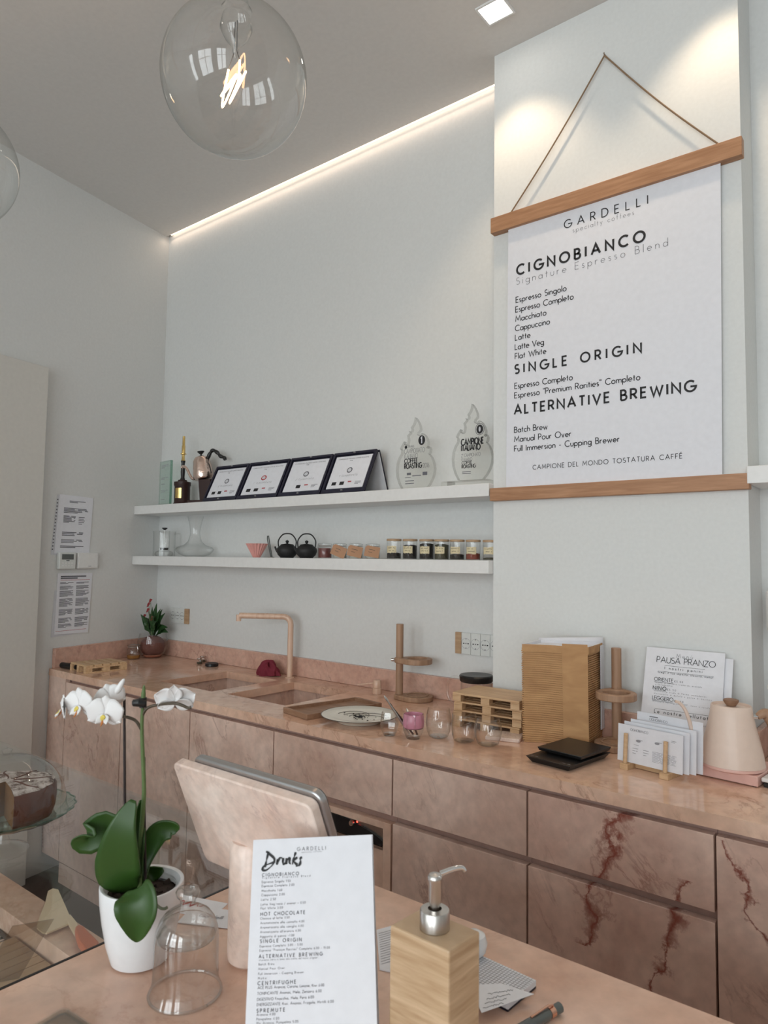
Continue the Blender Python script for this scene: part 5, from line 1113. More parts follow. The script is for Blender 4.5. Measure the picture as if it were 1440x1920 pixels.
for (x0_, y0_, x1_) in ((705, 258, 992), (660, 297, 1055), (632, 372, 768), (623, 430, 716), (617, 504, 766), (635, 563, 1035)):
    A_ = mp_(1060 + x0_ * s2, 1180 + y0_ * s2); B_ = mp_(1060 + x1_ * s2, 1180 + (y0_ + (x1_ - x0_) * .1) * s2)
    part('rule', MB().quad(A_, Vector((B_[0], A_[1], A_[2])), Vector((B_[0], A_[1], A_[2])) + Vm * .0007, A_ + Vm * .0007), M['ink'], t, world=True)
# card holder
pa, pb2 = G(1172, 1442), G(1247, 1461)
rz = math.atan2(pb2[1] - pa[1], pb2[0] - pa[0]); L_ = (pb2 - pa).length
t = thing('card_holder', 'small wooden two-peg card holder on the worktop edge', 'card holder', pa, rz)
for x_ in (0, L_):
    part('foot', MB().box(x_ - .011, x_ + .011, -.008, .075, 0, .015), M['pallet'], t, bevel=.001)
    part('peg', MB().tube([(x_, 0, .0152), (x_, .006, .088)], .0052, 14), M['pallet'], t)
    part('peg', MB().tube([(x_, .066, .0152), (x_, .068, .088)], .0052, 14), M['pallet'], t)
part('crossbar', MB().box(.0115, L_ - .0115, .028, .042, .001, .012), M['pallet'], t, bevel=.001)
cards = [('front info card with small print held in the wooden holder', .0095, None), ('second white card just behind the front one in the holder', .022, (.01, .006)), ('third white card tucked behind in the wooden holder', .032, (.022, .012)), ('tall rear card with grey heading in the wooden holder', .05, (.03, .03))]
MR = Matrix.Translation(pa) @ Matrix.Rotation(rz, 4, 'Z'); MRi = MR.inverted()
def on_pl(px, py, yl):      # point of the plane local y = yl of the holder, in holder coordinates
    o = MRi @ CAM; dv = MRi.to_3x3() @ ray(px, py); return o + dv * ((yl - o[1]) / dv[1])
c4 = [on_pl(1158, 1431, .010), on_pl(1280, 1452, .010), on_pl(1286, 1375, .014), on_pl(1166, 1357, .014)]
for i, (lab, yl, off) in enumerate(cards):
    k = thing('info_card', lab, 'card', pa, rz, group='cards in the wooden holder'); dx, dz = off or (0, 0)
    b0, b1 = c4[0], c4[1]; z0 = .0165; zt_ = c4[3][2] + dz
    xa, xb = c4[0][0] + dx, c4[1][0] + dx
    part('card', MB().hexa([(xa, yl, z0), (xb, yl, z0), (xb, yl + .0007, z0), (xa, yl + .0007, z0)], [(xa, yl + .006, zt_), (xb, yl + .006, zt_), (xb, yl + .0067, zt_), (xa, yl + .0067, zt_)]), M['paper'], k)
    if i in (0, 3):
        Vc = Vector((0, .006, zt_ - z0)).normalized(); cw, chh = xb - xa, zt_ - z0
        q_ = lambda f, h_: Vector((xa + f * cw, yl - .0006 + .006 * h_, z0 + h_ * chh))
        g = MB(); text(g, 'CIGNOBIANCO', q_(.2, .86), UX, Vc, .0055, .1, width=.28 * cw); 
        if i == 0:
            part('heading', g, M['ink2'], k); g = MB(); R_ = random.Random(2)
            for fx in (.24, .41): greek(g, q_(fx, .40), UX, Vc, .09 * cw, .0012, .006, 3, 1, .006, R_)
            greek(g, q_(.26, .5), UX, Vc, .14 * cw, .0008, .004, 1, 1, .006, R_); greek(g, q_(.55, .42), UX, Vc, .36 * cw, .0007, .0024, 11, 1, .008, R_); greek(g, q_(.83, .8), UX, Vc, .1 * cw, .001, .003, 2, 1, .006, R_)
            part('print', g, M['ink3'], k)
            for fx, fz in ((.33, .62), (.62, .66)):
                g = MB(); cc = q_(fx, fz); n_ = 12
                g.prism(circ(.0062, 14, cc[0], cc[2], .0032), -cc[1] + .0002, -cc[1] + .0004, FLAT); part('drawn_cup', g, M['ink3'], k)
                g = MB(); g.quad(cc + Vector((-.001, 0, .002)), cc + Vector((.012, 0, .002)), cc + Vector((.012, 0, .0032)), cc + Vector((-.001, 0, .0032))); part('drawn_cup', g, M['ink3'], k)
        else:
            greek(g, q_(.2, .93), UX, Vc, .3 * cw, .002, .004, 1, 1, .01); part('heading', g, M['ink2'], k)
# pink kettle and its base
zb = CT + .026; pk = G(1373, 1437, zb); d = dC(pk)
cF = G(1289, 1449); cR = G(1421, 1478)
ctr = Vector((pk[0], pk[1], CT)); rz = math.atan2(cR[1] - cF[1], cR[0] - cF[0])
t = thing('hot_plate', 'square pink electric base with round dial under the kettle', 'kettle base', (cF[0], cF[1], CT), rz); wx = (cR - cF).length
part('plate', MB().box(0, wx, 0, .155, .002, .026), M['pinkmetal'], t, bevel=.002)
part('dial', MB().lathe([(.017, .0262), (.0175, .033), (.016, .035), (0, .035)], 28, (wx - .028, .022, 0)), M['pinkmetal'], t)
part('display', MB().lathe([(.0155, .0262), (.0155, .0266), (0, .0266)], 28, (.028, .026, 0)), M['lcd'], t)
for x_, y_ in ((.01, .01), (wx - .01, .01), (.01, .145), (wx - .01, .145)): part('rubber_foot', MB().lathe([(0, 0), (.006, 0), (.006, .002)], 12, (x_, y_, 0)), M['black'], t)
t = thing('gooseneck_kettle', 'matte blush pink gooseneck kettle with wooden handle and lid knob', 'kettle', pk + Vector((0, 0, .0003)), 0)
part('lower_band', MB().lathe([(0, .0), (52 * d, .0), (56 * d, 2 * d), (56.5 * d, 6 * d), (56 * d, 7 * d)], 48), M['pinkmetal'], t)
part('body', MB().lathe([(56 * d, 7.2 * d), (53 * d, 28 * d), (48 * d, 50 * d), (42 * d, 75 * d), (37.5 * d, 95 * d), (35.5 * d, 112 * d), (34 * d, 114 * d), (33 * d, 112 * d), (32 * d, 104 * d)], 48), M['kettle'], t)
part('lid', MB().lathe([(33 * d, 109 * d), (20 * d, 111 * d), (0, 111.5 * d)], 40), M['kettle'], t)
part('lid_knob', MB().lathe([(8 * d, 111.5 * d), (9 * d, 113 * d), (13.5 * d, 120 * d), (13.5 * d, 123 * d), (10 * d, 124.5 * d), (0, 125 * d)], 28), M['tray'], t)
sp = [PD(px, py, dep(pk) + o) - t.location for px, py, o in ((1326, 1419, .015), (1312, 1413, .0), (1303, 1400, -.005), (1298, 1375, -.008), (1292, 1350, -.01), (1284, 1330, -.01), (1274, 1318, -.01), (1266, 1315, -.01))]
part('spout', MB().tube(spl(sp, 6), [(4.6 - 2.0 * i / 42) * d for i in range(43)], 14), M['kettle'], t)
hd = [PD(px, py, dep(pk) + .0) - t.location for px, py in ((1408, 1344), (1420, 1344), (1434, 1338), (1446, 1350), (1456, 1376), (1462, 1400))]
part('ferrule', MB().tube([hd[0] - Vector((.006, 0, 0)), hd[1]], 4.2 * d, 16), M['chrome'], t)
part('handle', MB().tube(spl(hd[1:], 6), [(5.5 + 5.5 * min(1, i / 8)) * d for i in range(25)], 14), M['oakz'], t)
# white scale and grinder at right frame edge
p = G(1427, 1476)
t = thing('kitchen_scale', 'white flat scale corner at the right frame edge', 'scale', (p[0] + .0, p[1], CT), rz)
part('body', MB().box(.004, .18, .004, .15, 0, .012), M['black'], t, bevel=.002)
part('top_plate', MB().box(0, .184, 0, .154, .0122, .022), M['white'], t, bevel=.003)
part('button_mark', MB().tube([(.018, .02, .0223), (.022, .016, .0223), (.03, .016, .0223)], .0007, 5), M['ink2'], t)
x0 = W(1433, 1150, 2.05)[0]; z1_, z0_ = W(1433, 1108, 2.05)[2], W(1433, 1190, 2.05)[2]
t = thing('coffee_grinder', 'white cylindrical grinder head only just in frame at right', 'grinder', (x0 + .06, 2.08, CT))
part('head', MB().lathe([(0, z0_ - CT), (.052, z0_ - CT), (.06, z0_ - CT + .012), (.06, z1_ - CT - .004), (.056, z1_ - CT), (0, z1_ - CT)], 36), M['white'], t)
part('column', MB().box(.0, .06, .01, .07, .02, z0_ - CT + .01), M['white'], t, bevel=.004)
part('foot', MB().box(-.01, .10, -.05, .09, 0, .02), M['white'], t, bevel=.004)
part('outlet', MB().lathe([(.02, z0_ - CT - .004), (.022, z0_ - CT)], 16, (-.03, -.02, 0)), M['black'], t)
zl = W(1434, 1291, 2.0)[2] - CT
part('lever', MB().tube([(.03, -.0, zl - .006), (-.052, -.05, zl)], [.004, .0055], 12), M['white'], t)

# ================================================================== foreground
# point-of-sale screen with marble back on a marble post
pp0 = Vector((-.723, .640, CT)); t = thing('till_screen', 'tilted pink marble backed till screen on a round marble post', 'till', pp0)
zp = 1.058 - CT
post = MB().lathe([(0, 0), (.024, 0), (.0285, .004), (.0295, .012), (.0295, zp), (.027, zp + .004), (0, zp + .005)], 40)
part('post', post, M['white_marble'], t, bevel=0)
TL, TR = W(322, 1429, .58), W(566, 1508, .58); TL[2] = TR[2] = (TL[2] + TR[2]) / 2
Sd = Vector((0, .060, -.145)).normalized(); Nd = Vector((0, -.145, -.060)).normalized(); Wd = TR[0] - TL[0] + .012; Hd = .158
Mx = Matrix.Translation(TL - pp0) @ Matrix(((1, -Sd.x, Nd.x, 0), (0, -Sd.y, Nd.y, 0), (0, -Sd.z, Nd.z, 0), (0, 0, 0, 1)))
def rrect(w_, h_, r, n=6, x0=0, y0=0):
    out = []
    for cx, cy, a0 in ((w_ - r, -r, 0), (r, -r, 90), (r, -h_ + r, 180), (w_ - r, -h_ + r, 270)):
        for i in range(n + 1):
            a = radians(a0 + 90 * i / n); out.append((cx + r * cos(a) + x0, cy + r * sin(a) + y0))
    return out
part('marble_back', MB().prism(rrect(Wd, Hd, .010), -.014, 0, Mx), M['white_marble'], t, bevel=.002)
part('metal_rim', MB().prism(rrect(Wd - .024, Hd + .002, .014, x0=.028, y0=.006), -.024, -.0145, Mx), M['silver'], t, bevel=.002)
part('screen_glass', MB().prism(rrect(Wd - .03, Hd - .006, .012, x0=.031, y0=.003), -.0265, -.0243, Mx), M['lcd'], t, bevel=.0006)

# drinks menu card, standing folded card
TLm, TRm = PD(475, 1575, .765), PD(697, 1565, .765); BLm = PD(460, 1920, .705)
_n = (TRm - TLm).cross(BLm - TLm); BRm = CAM + ray(707, 1920) * ((TLm - CAM).dot(_n) / ray(707, 1920).dot(_n))
zc_ = (CT + .0015)
def down(a, b): return a + (b - a) * ((a[2] - zc_) / (a[2] - b[2]))
BLg, BRg = down(TLm, BLm), down(TRm, BRm)
cen = (BLg + BRg) / 2; t = thing('drinks_menu', 'tall white folded drinks menu card standing in the foreground', 'menu', (cen[0], cen[1], CT))
Um = (TRm - TLm).normalized(); Vd = ((TLm + TRm) / 2 - (BLg + BRg) / 2).normalized(); nm2 = Um.cross(Vd).normalized()
if nm2.dot(CAM - TLm) < 0: nm2 = -nm2
part('front_panel', MB().hexa([BLg, BRg, BRg - nm2 * .001, BLg - nm2 * .001], [TLm, TRm, TRm - nm2 * .001, TLm - nm2 * .001]), M['paper'], t, world=True, smooth=0)
bo = Vector((-.022, .030, 0)); bo2 = -nm2 * .0016
part('back_panel', MB().hexa([BLg + bo, BRg + bo, BRg + bo - nm2 * .001, BLg + bo - nm2 * .001], [TLm + bo2 + Um * .002, TRm + bo2 + Um * .001, TRm + bo2 * 1.8 + Um * .001, TLm + bo2 * 1.8 + Um * .002]), M['paper'], t, world=True, smooth=0)
def mm_(px, py):
    dr_ = ray(px, py); tt = (TLm - CAM).dot(nm2) / dr_.dot(nm2); return CAM + dr_ * tt + nm2 * .0005
sc = 340 / 1440
DL = [('GARDELLI', 666, 234, 892, 228, 28, .12), ('specialty coffees', 700, 250, 862, 246, 11, .12),
 ('CIGNOBIANCO', 388, 438, 678, 424, 24, .17), ('Signature Espresso Blend', 388, 455, 770, 440, 14, .15), ('Espresso Singolo 1.50', 386, 490, 612, 482, 17, .13), ('Espresso Completo 2.00', 385, 522, 642, 514, 17, .13),
 ('Macchiato 1.60', 384, 560, 546, 554, 17, .13), ('Cappuccino 2.00', 382, 594, 566, 588, 17, .13), ('Latte 2.50', 380, 630, 496, 626, 17, .13), ('Latte Veg (soia / avena) + 0.50', 378, 668, 732, 652, 17, .13), ('Flat White 3.00', 376, 700, 552, 694, 17, .13),
 ('HOT CHOCOLATE', 376, 750, 728, 734, 26, .18), ('Classica al latte 3.50', 374, 780, 604, 770, 17, .13), ('Aromatizzata alla cannella 4.00', 374, 816, 722, 800, 17, .13), ('Aromatizzata alla vaniglia 4.00', 373, 852, 716, 836, 17, .13), ('Aromatizzata all\'arancia 4.00', 372, 888, 694, 872, 17, .13), ('Aggiunta di panna +1.00', 371, 924, 642, 912, 17, .13),
 ('SINGLE ORIGIN', 372, 965, 700, 948, 26, .18), ('Espresso Completo 3.00 - 5.00', 370, 1000, 708, 984, 17, .13), ('Espresso "Premium Rarities" Completo 6.00 - 15.00', 368, 1034, 924, 1006, 17, .13),
 ('ALTERNATIVE BREWING', 362, 1086, 866, 1058, 26, .18), ('(il prezzo varia in base alla scelta del mono origine)', 362, 1108, 828, 1086, 14, .11), ('Batch Brew', 360, 1144, 484, 1138, 17, .13), ('Manual Pour Over', 358, 1180, 566, 1170, 17, .13), ('Full Immersion - Cupping Brewer', 358, 1220, 718, 1200, 17, .13), ('Moka', 356, 1254, 420, 1251, 17, .13),
 ('CENTRIFUGHE', 353, 1300, 656, 1284, 28, .18), ('ACE PLUS Arancia, Carota, Limone, Kiwi 6.00', 352, 1332, 880, 1302, 21, .13), ('TONIFICANTE Ananas, Mela, Zenzero 6.00', 350, 1378, 858, 1350, 21, .13), ('DIGESTIVO Finocchio, Mela, Pera 6.00', 348, 1424, 798, 1398, 21, .13), ('ENERGIZZANTE Kiwi, Ananas, Fragola, Mirtilli 6.00', 346, 1466, 955, 1430, 21, .13),
 ('SPREMUTE', 345, 1518, 568, 1506, 28, .19), ('Arancia 4.00', 344, 1545, 492, 1537, 19, .13), ('Pompelmo 4.00', 343, 1580, 522, 1570, 19, .13), ('Mix Arancia, Pompelmo 5.00', 342, 1612, 674, 1596, 19, .13)]
for s, x0_, y0_, x1_, y1_, hh_, wt in DL:
    A_ = mm_(400 + x0_ * sc, 1540 + y0_ * sc); B_ = mm_(400 + x1_ * sc, 1540 + y1_ * sc); T_ = mm_(400 + x0_ * sc, 1540 + (y0_ - hh_) * sc)
    g = MB(); text(g, s, A_, Um, Vd, (T_ - A_).length, wt, width=(B_ - A_).dot(Um)); part('lettering', g, M['ink2'], t, world=True, smooth=0)
# the handwritten title, drawn as brush strokes
def brush(pts, w_):
    P3 = [mm_(400 + x * sc, 1540 + y * sc) for x, y in pts]; P3 = spl(P3, 5); g = MB(); n_ = len(P3); vs = []
    for i, p in enumerate(P3):
        td = (P3[min(i + 1, n_ - 1)] - P3[max(i - 1, 0)]).normalized(); sd = td.cross(nm2).normalized(); ww_ = w_ * sc * (.8 / FPX) * (.45 + .75 * abs(sin(2.2 * i / n_ * pi + .6)))
        vs += [p + sd * ww_, p - sd * ww_]
    g.add(vs, [(2 * i, 2 * i + 1, 2 * i + 3, 2 * i + 2) for i in range(n_ - 1)]); return g
for st_ in ([(440, 240), (424, 300), (414, 350), (412, 365)], [(420, 238), (450, 262), (485, 300), (470, 345), (425, 385), (396, 388), (392, 372), (410, 350), (450, 335), (490, 320)], [(505, 345), (512, 300), (510, 320), (530, 290), (545, 292)], [(556, 290), (552, 330), (560, 338), (575, 325)], [(582, 292), (578, 338), (590, 305), (606, 292), (604, 330), (615, 335)], [(655, 245), (640, 290), (628, 342)], [(668, 285), (640, 312), (660, 340), (672, 335)], [(705, 285), (690, 295), (692, 320), (682, 348), (655, 355)]):
    part('brush_lettering', brush(st_, 7.5), M['ink'], t, world=True, smooth=0)

# soap dispenser
zd = 1.06; A1, B1, C1 = G(731, 1734.6, zd), G(842, 1784, zd), G(900, 1746, zd); D1 = A1 + C1 - B1
cen = (A1 + C1) / 2; t = thing('soap_dispenser', 'square bamboo soap dispenser with brushed steel pump', 'soap dispenser', (cen[0], cen[1], CT))
q4 = [Vector((v[0] - cen[0], v[1] - cen[1], 0)) for v in (A1, B1, C1, D1)]; hz = zd - CT
part('body', MB().hexa(q4, [v + Vector((0, 0, hz)) for v in q4]), M['bamboo'], t, bevel=.002, smooth=0)
cp = PD(814, 1745, dep(cen + Vector((0, 0, zd - cen[2]))))
d = dep((cen[0], cen[1], zd)) / FPX
part('collar', MB().lathe([(28 * d, hz + .0005), (28 * d, hz + 33 * d), (26.5 * d, hz + 35 * d), (13 * d, hz + 36 * d)], 40), M['steel'], t)
part('pump_tube', MB().lathe([(8.5 * d, hz + 35 * d), (9.5 * d, hz + 42 * d), (12.5 * d, hz + 50 * d), (12.8 * d, hz + 86 * d), (14 * d, hz + 88 * d), (14 * d, hz + 94 * d), (11 * d, hz + 98 * d), (0, hz + 100 * d)], 36), M['steel'], t)
e0 = Vector((0, 0, hz + 92 * d)); nz = [PD(px, py, dep((cen[0], cen[1], zd)) + o) - Vector(t.location) for px, py, o in ((826, 1638, .0), (850, 1629, .004), (866, 1627, .006), (872, 1633, .006))]
part('nozzle', MB().tube(spl(nz, 5), [(5.2 - 1.5 * i / 15) * d for i in range(16)], 12), M['chrome'], t)

# notebooks and loose notes
n1 = G(1005, 1841, .918); n2 = G(905, 1925, .918); n0 = G(900, 1793, .918); n3 = n0 + n2 - n1
u_ = (n0 - n1); v_ = (n2 - n1)
t = thing('squared_notebook', 'squared-paper notebook with handwriting lying behind the soap dispenser', 'notebook', (n1[0], n1[1], CT))
cor = [n1, n1 + u_ * 2.1, n1 + u_ * 2.1 + v_ * .55, n1 + v_ * .55]
cor = [Vector((c_[0], c_[1], 0)) for c_ in cor]
part('cover', MB().hexa([c_ + Vector((0, 0, CT + .0005)) for c_ in cor], [c_ + Vector((0, 0, CT + .003)) for c_ in cor]), M['navy_fabric'], t, world=True)
part('page_block', MB().hexa([c_ + Vector((0, 0, CT + .0032)) for c_ in cor], [c_ + Vector((0, 0, CT + .010)) for c_ in cor]), M['paper'], t, world=True)
g = MB(); un, vn = (cor[1] - cor[0]).normalized(), (cor[3] - cor[0]).normalized(); Lu, Lv = (cor[1] - cor[0]).length, (cor[3] - cor[0]).length; zz = Vector((0, 0, CT + .0103))
k_ = .0042
for i in range(1, int(Lu / k_)): a = cor[0] + un * i * k_ + zz; g.quad(a, a + un * .0006, a + un * .0006 + vn * Lv, a + vn * Lv)
for i in range(1, int(Lv / k_)): a = cor[0] + vn * i * k_ + zz; g.quad(a, a + vn * .0006, a + vn * .0006 + un * Lu, a + un * Lu)
part('squared_ruling', g, M['ink3'], t, world=True, smooth=0)
ps = [G(1001, 1858, .925), G(903, 1893, .925), G(880, 1842, .925), G(940, 1838, .925)]
t = thing('handwritten_note', 'loose white note with handwritten lines on the notebook', 'note', (ps[0][0], ps[0][1], CT + .0108))
part('sheet', MB().hexa([Vector((p_[0], p_[1], CT + .0112)) for p_ in ps], [Vector((p_[0], p_[1], CT + .0116)) for p_ in ps]), M['paper'], t, world=True, smooth=0)
g = MB(); R_ = random.Random(8)
for i in range(4):
    a = G(962 - i * 6, 1856 + i * 8, CT + .0119); b = G(915 - i * 3, 1864 + i * 9, CT + .0119); pts = [a.lerp(b, j / 22) + Vector((0, 0, 0)) + (ps[1] - ps[2]).normalized() * R_.uniform(-.0016, .0016) for j in range(23)]
    g.tube(pts, .00022, 4, cap=False)
part('handwriting', g, M['ink2'], t, world=True)
q5 = [G(706, 1742, .913), G(760, 1727, .913), G(775, 1830, .913), G(712, 1815, .913)]
t = thing('printed_leaflet', 'purple-lined leaflet showing between the menu and the dispenser', 'leaflet', (q5[0][0], q5[0][1], CT))
part('sheet', MB().hexa([Vector((p_[0], p_[1], CT + .0005)) for p_ in q5], [Vector((p_[0], p_[1], CT + .002)) for p_ in q5]), M['paper'], t, world=True)
g = MB(); uu = (q5[1] - q5[0]); vv = (q5[3] - q5[0])
for i in range(14):
    a = q5[0] + uu * .06 + vv * (.12 + i * .06); a[2] = CT + .0023; b = a + uu * .86 + vv * .0; e = vv * .012; g.quad(a, Vector((b[0], b[1], a[2])), Vector((b[0] + e[0], b[1] + e[1], a[2])), Vector((a[0] + e[0], a[1] + e[1], a[2])))
part('print', g, M['ink3'], t, world=True)
# small white object just behind the dispenser
p = G(889, 1791, CT + .0106)
t = thing('white_cup', 'small rounded white object half hidden behind the soap dispenser', 'cup', p)
part('shell', MB().lathe([(0, 0), (.010, 0), (.015, .006), (.017, .016), (.014, .026), (.006, .031), (0, .032)], 28), M['ceramic'], t)
# pen
a, b = G(1051, 1888, CT + .007), G(960, 1940, CT + .006); v = b - a; t = thing('pen', 'dark grey ballpoint pen with rose gold ring, at the bottom edge', 'pen', a); vn_ = v.normalized()
part('barrel', MB().tube([vn_ * .020, vn_ * .024, vn_ * .09, vn_ * .12, vn_ * .128], [.0052, .0062, .006, .0042, .001], 18), M['lcd'], t)
part('ring', MB().tube([vn_ * .0125, vn_ * .0198], .0058, 18), M['rose'], t)
part('cap', MB().tube([vn_ * 0, vn_ * .0012, vn_ * .0122], [.0045, .0058, .0058], 18), M['lcd'], t)
part('clip', MB().tube([vn_ * .013 + Vector((0, 0, .0068)), vn_ * .02 + Vector((0, 0, .009)), vn_ * .05 + Vector((0, 0, .0068))], [.0012, .0014, .0012], 8), M['rose'], t)

# glass cloche
pc = G(347, 1862); d = dC(pc)
t = thing('glass_cloche', 'clear glass bell cloche with knob top beside the orchid pot', 'cloche', pc)
part('bell', MB().lathe([(67 * d, 3 * d), (68 * d, 5 * d), (63 * d, 16 * d), (60.5 * d, 26 * d), (59.5 * d, 60 * d), (59 * d, 100 * d), (57 * d, 116 * d), (51 * d, 132 * d), (42 * d, 144 * d), (30 * d, 152 * d), (20 * d, 157 * d), (13 * d, 160 * d)], 64), M['glass_thick'], t)
part('knob', MB().lathe([(13 * d, 160.5 * d), (14 * d, 166 * d), (15.5 * d, 172 * d), (21 * d, 177 * d), (23 * d, 184 * d), (20 * d, 190 * d), (12 * d, 192 * d), (9 * d, 188 * d), (0, 187 * d)], 48), M['glass_thick'], t)
part('rolled_rim', MB().tube([(66 * d * cos(2 * pi * i / 64), 66 * d * sin(2 * pi * i / 64), 3.2 * d) for i in range(65)], 2.6 * d, 10), M['glass_thick'], t)
part('inner_glass', MB().lathe([(0, 96 * d), (44 * d, 97 * d), (52 * d, 101 * d), (55.5 * d, 112 * d), (52 * d, 124 * d), (40 * d, 132 * d)], 48), M['glass_thick'], t)
# business cards behind cloche
for (lab, px, py, r_, mm) in (('white card with red script behind the orchid pot', 365, 1700, 20, 'inkr'), ('white card with grey print behind the cloche', 398, 1722, 28, 'ink3')):
    p = G(px, py); t = thing('business_card', lab, 'card', (p[0], p[1], CT + (.0 if mm == 'inkr' else .0012)), radians(r_), group='loose cards by the till post')
    part('card', MB().box(-.042, .042, -.024, .024, .0, .0009), M['paper'], t)
    g = MB()
    if mm == 'inkr':
        for k in range(3): g.tube(spl([(-.03 + k * .012, -.004, .0015), (-.024 + k * .012, .008, .0015), (-.018 + k * .012, -.002, .0015), (-.012 + k * .012, .006, .0015)], 5), .0008, 5)
    else: text(g, 'Gardelli', (-.02, -.004, .0013), (1, 0, 0), (0, 1, 0), .008, .14, slant=.2)
    part('script', g, M[mm], t)
# clear tray corner at bottom left
p = G(121, 1896); e1 = (G(60, 1932) - p).normalized(); e2 = (G(175, 1932) - p).normalized()
t = thing('clear_coaster', 'corner of a clear plastic tray at the bottom left edge', 'tray', (p[0], p[1], CT))
TRM = Matrix(((e2[0], -e1[0], 0, 0), (e2[1], -e1[1], 0, 0), (0, 0, 1, 0), (0, 0, 0, 1)))
part('dish', MB().prism(rrect(.10, .10, .008), .001, .004, TRM), M['smoke'], t)
part('raised_rim', MB().ring(rrect(.10, .10, .008), rrect(.094, .094, .006, x0=.003, y0=-.003), .0, .006, TRM), M['acrylic'], t)

# ------------------------------------------------------------------ orchid
pb = G(262, 1798); D0 = dep(pb); d = D0 / FPX
t = thing('potted_orchid', 'white moth orchid with green leaves in a smooth white pot', 'plant', pb)
H0 = 138 * d
part('pot', MB().lathe([(0, 0), (44 * d, 0), (52 * d, 4 * d), (62 * d, 36 * d), (70 * d, 76 * d), (75 * d, 112 * d), (76.5 * d, H0), (75.5 * d, H0 + 2.5 * d), (73 * d, H0 + 3 * d), (69 * d, H0 + 1 * d), (67 * d, H0 - 14 * d), (64 * d, H0 - 18 * d)], 64), M['ceramic'], t)
part('inner_liner', MB().lathe([(66.5 * d, H0 - 12 * d), (62 * d, H0 - 5 * d), (60 * d, H0 - 8 * d), (58 * d, H0 - 20 * d)], 48), M['glass'], t)
g = MB(); ra = random.Random(6)
part('bark', MB().lathe([(0, H0 - 16 * d), (30 * d, H0 - 17 * d), (66 * d, H0 - 22 * d)], 48, wob=lambda a, z: .04 * sin(9 * a)), M['bark'], t)
for i in range(46):
    a, r_ = ra.uniform(0, 2 * pi), ra.uniform(8, 54) * d; s = ra.uniform(3, 7) * d; Mt = Matrix.Translation((r_ * cos(a), r_ * sin(a), H0 - 16 * d)) @ Matrix.Rotation(ra.uniform(0, 3), 4, (ra.random(), ra.random(), ra.random() + .1))
    g.box(-s, s, -s * .6, s * .6, -s * .4, s * .4, Mt)
bk = part('bark_chips', g, M['bark'], t, smooth=0); bk['kind'] = 'stuff'
def q_(px, py, o=0): return PD(px, py, D0 + o) - Vector(pb)
vr = ROT[2]; tocam = Vector((-vr[0], -vr[1], -vr[2]))
LV = [('broad upright leaf', [(248, 1668, 0), (222, 1640, -.02), (228, 1560, -.03), (250, 1500, -.02)], [10, 26, 40, 42, 34, 24, 15, 5], .02),
      ('leaf', [(244, 1672, 0), (225, 1610, .02), (205, 1548, .025), (165, 1572, .01), (152, 1566, .0)], [8, 12, 18, 27, 30, 30, 26, 10], .1),
      ('front leaf', [(261, 1664, -.062), (260, 1690, -.076), (258, 1725, -.080), (256, 1766, -.076)], [18, 30, 36, 37, 34, 26, 15, 2], .2),
      ('leaf', [(262, 1668, 0), (272, 1610, .02), (296, 1562, .02), (322, 1554, .02), (332, 1560, .02)], [7, 12, 16, 20, 20, 18, 14, 5], .15),
      ('leaf', [(262, 1662, .02), (280, 1640, .045), (306, 1630, .045)], [8, 14, 17, 13, 4], .2),
      ('narrow leaf', [(252, 1672, .01), (258, 1600, .0), (263, 1545, .01), (266, 1500, .01)], [7, 13, 15, 13, 9, 3], .4)]
for nm_, path, wid, cup in LV:
    pts = [q_(*p_) for p_ in path]; lf = leafmesh(pts, [w_ * d for w_ in wid], up=tocam, cup=cup, nu=8, seg=6); part('leaf', lf, M['leaf'], t, solid=.0016)
for path in ([(236, 1690, .0), (216, 1672, .01), (210, 1690, .01), (205, 1702, .0)], [(240, 1678, .01), (222, 1660, .02), (212, 1668, .03)], [(285, 1690, -.03), (300, 1702, -.05), (308, 1704, -.055), (314, 1701, -.055)]):
    part('aerial_root', MB().tube(spl([q_(*p_) for p_ in path], 5), 2.6 * d, 8), M['root'], t)
stem = [(262, 1664, 0), (262, 1600, .0), (268, 1520, .0), (270, 1480, 0), (268, 1420, 0), (266, 1370, 0), (267, 1335, 0), (270, 1290, 0)]
part('flower_stem', MB().tube(spl([q_(*p_) for p_ in stem], 6), [(4.6 - 1.6 * i / 42) * d for i in range(43)], 12), M['stemg'], t)
part('stem_tip', MB().tube([q_(268, 1318), q_(269, 1300), q_(270, 1285)], [4 * d, 4.2 * d, 1.5 * d], 10), M['stemg'], t)
part('support_stake', MB().tube([q_(273, 1680, .004), q_(270, 1500, .004), q_(270, 1420, .004)], 2.8 * d, 10), M['stake'], t)
part('support_stake', MB().tube([q_(240, 1640, .03), q_(234, 1500, .03), q_(233, 1301, .03)], 2.6 * d, 10), M['stake'], t)
part('clip', MB().tube([q_(251, 1318, -.002), q_(262, 1317, -.004), q_(272, 1319, -.002)], [6.5 * d, 8 * d, 6 * d], 14).tube([q_(268, 1308), q_(268, 1326)], 7 * d, 14), M['black'], t)
sub1 = [(266, 1370, 0), (255, 1352, .0), (240, 1345, .01), (228, 1342, .02), (205, 1325, .02)]
sub2 = [(266, 1343, 0), (276, 1328, -.0), (298, 1321, .0), (330, 1319, -.01), (352, 1327, -.01), (358, 1326, -.01)]
for s_ in (sub1, sub2): part('side_stem', MB().tube(spl([q_(*p_) for p_ in s_], 6), [2.9 * d] * (len(s_) * 6 - 5), 8), M['stemb'], t)
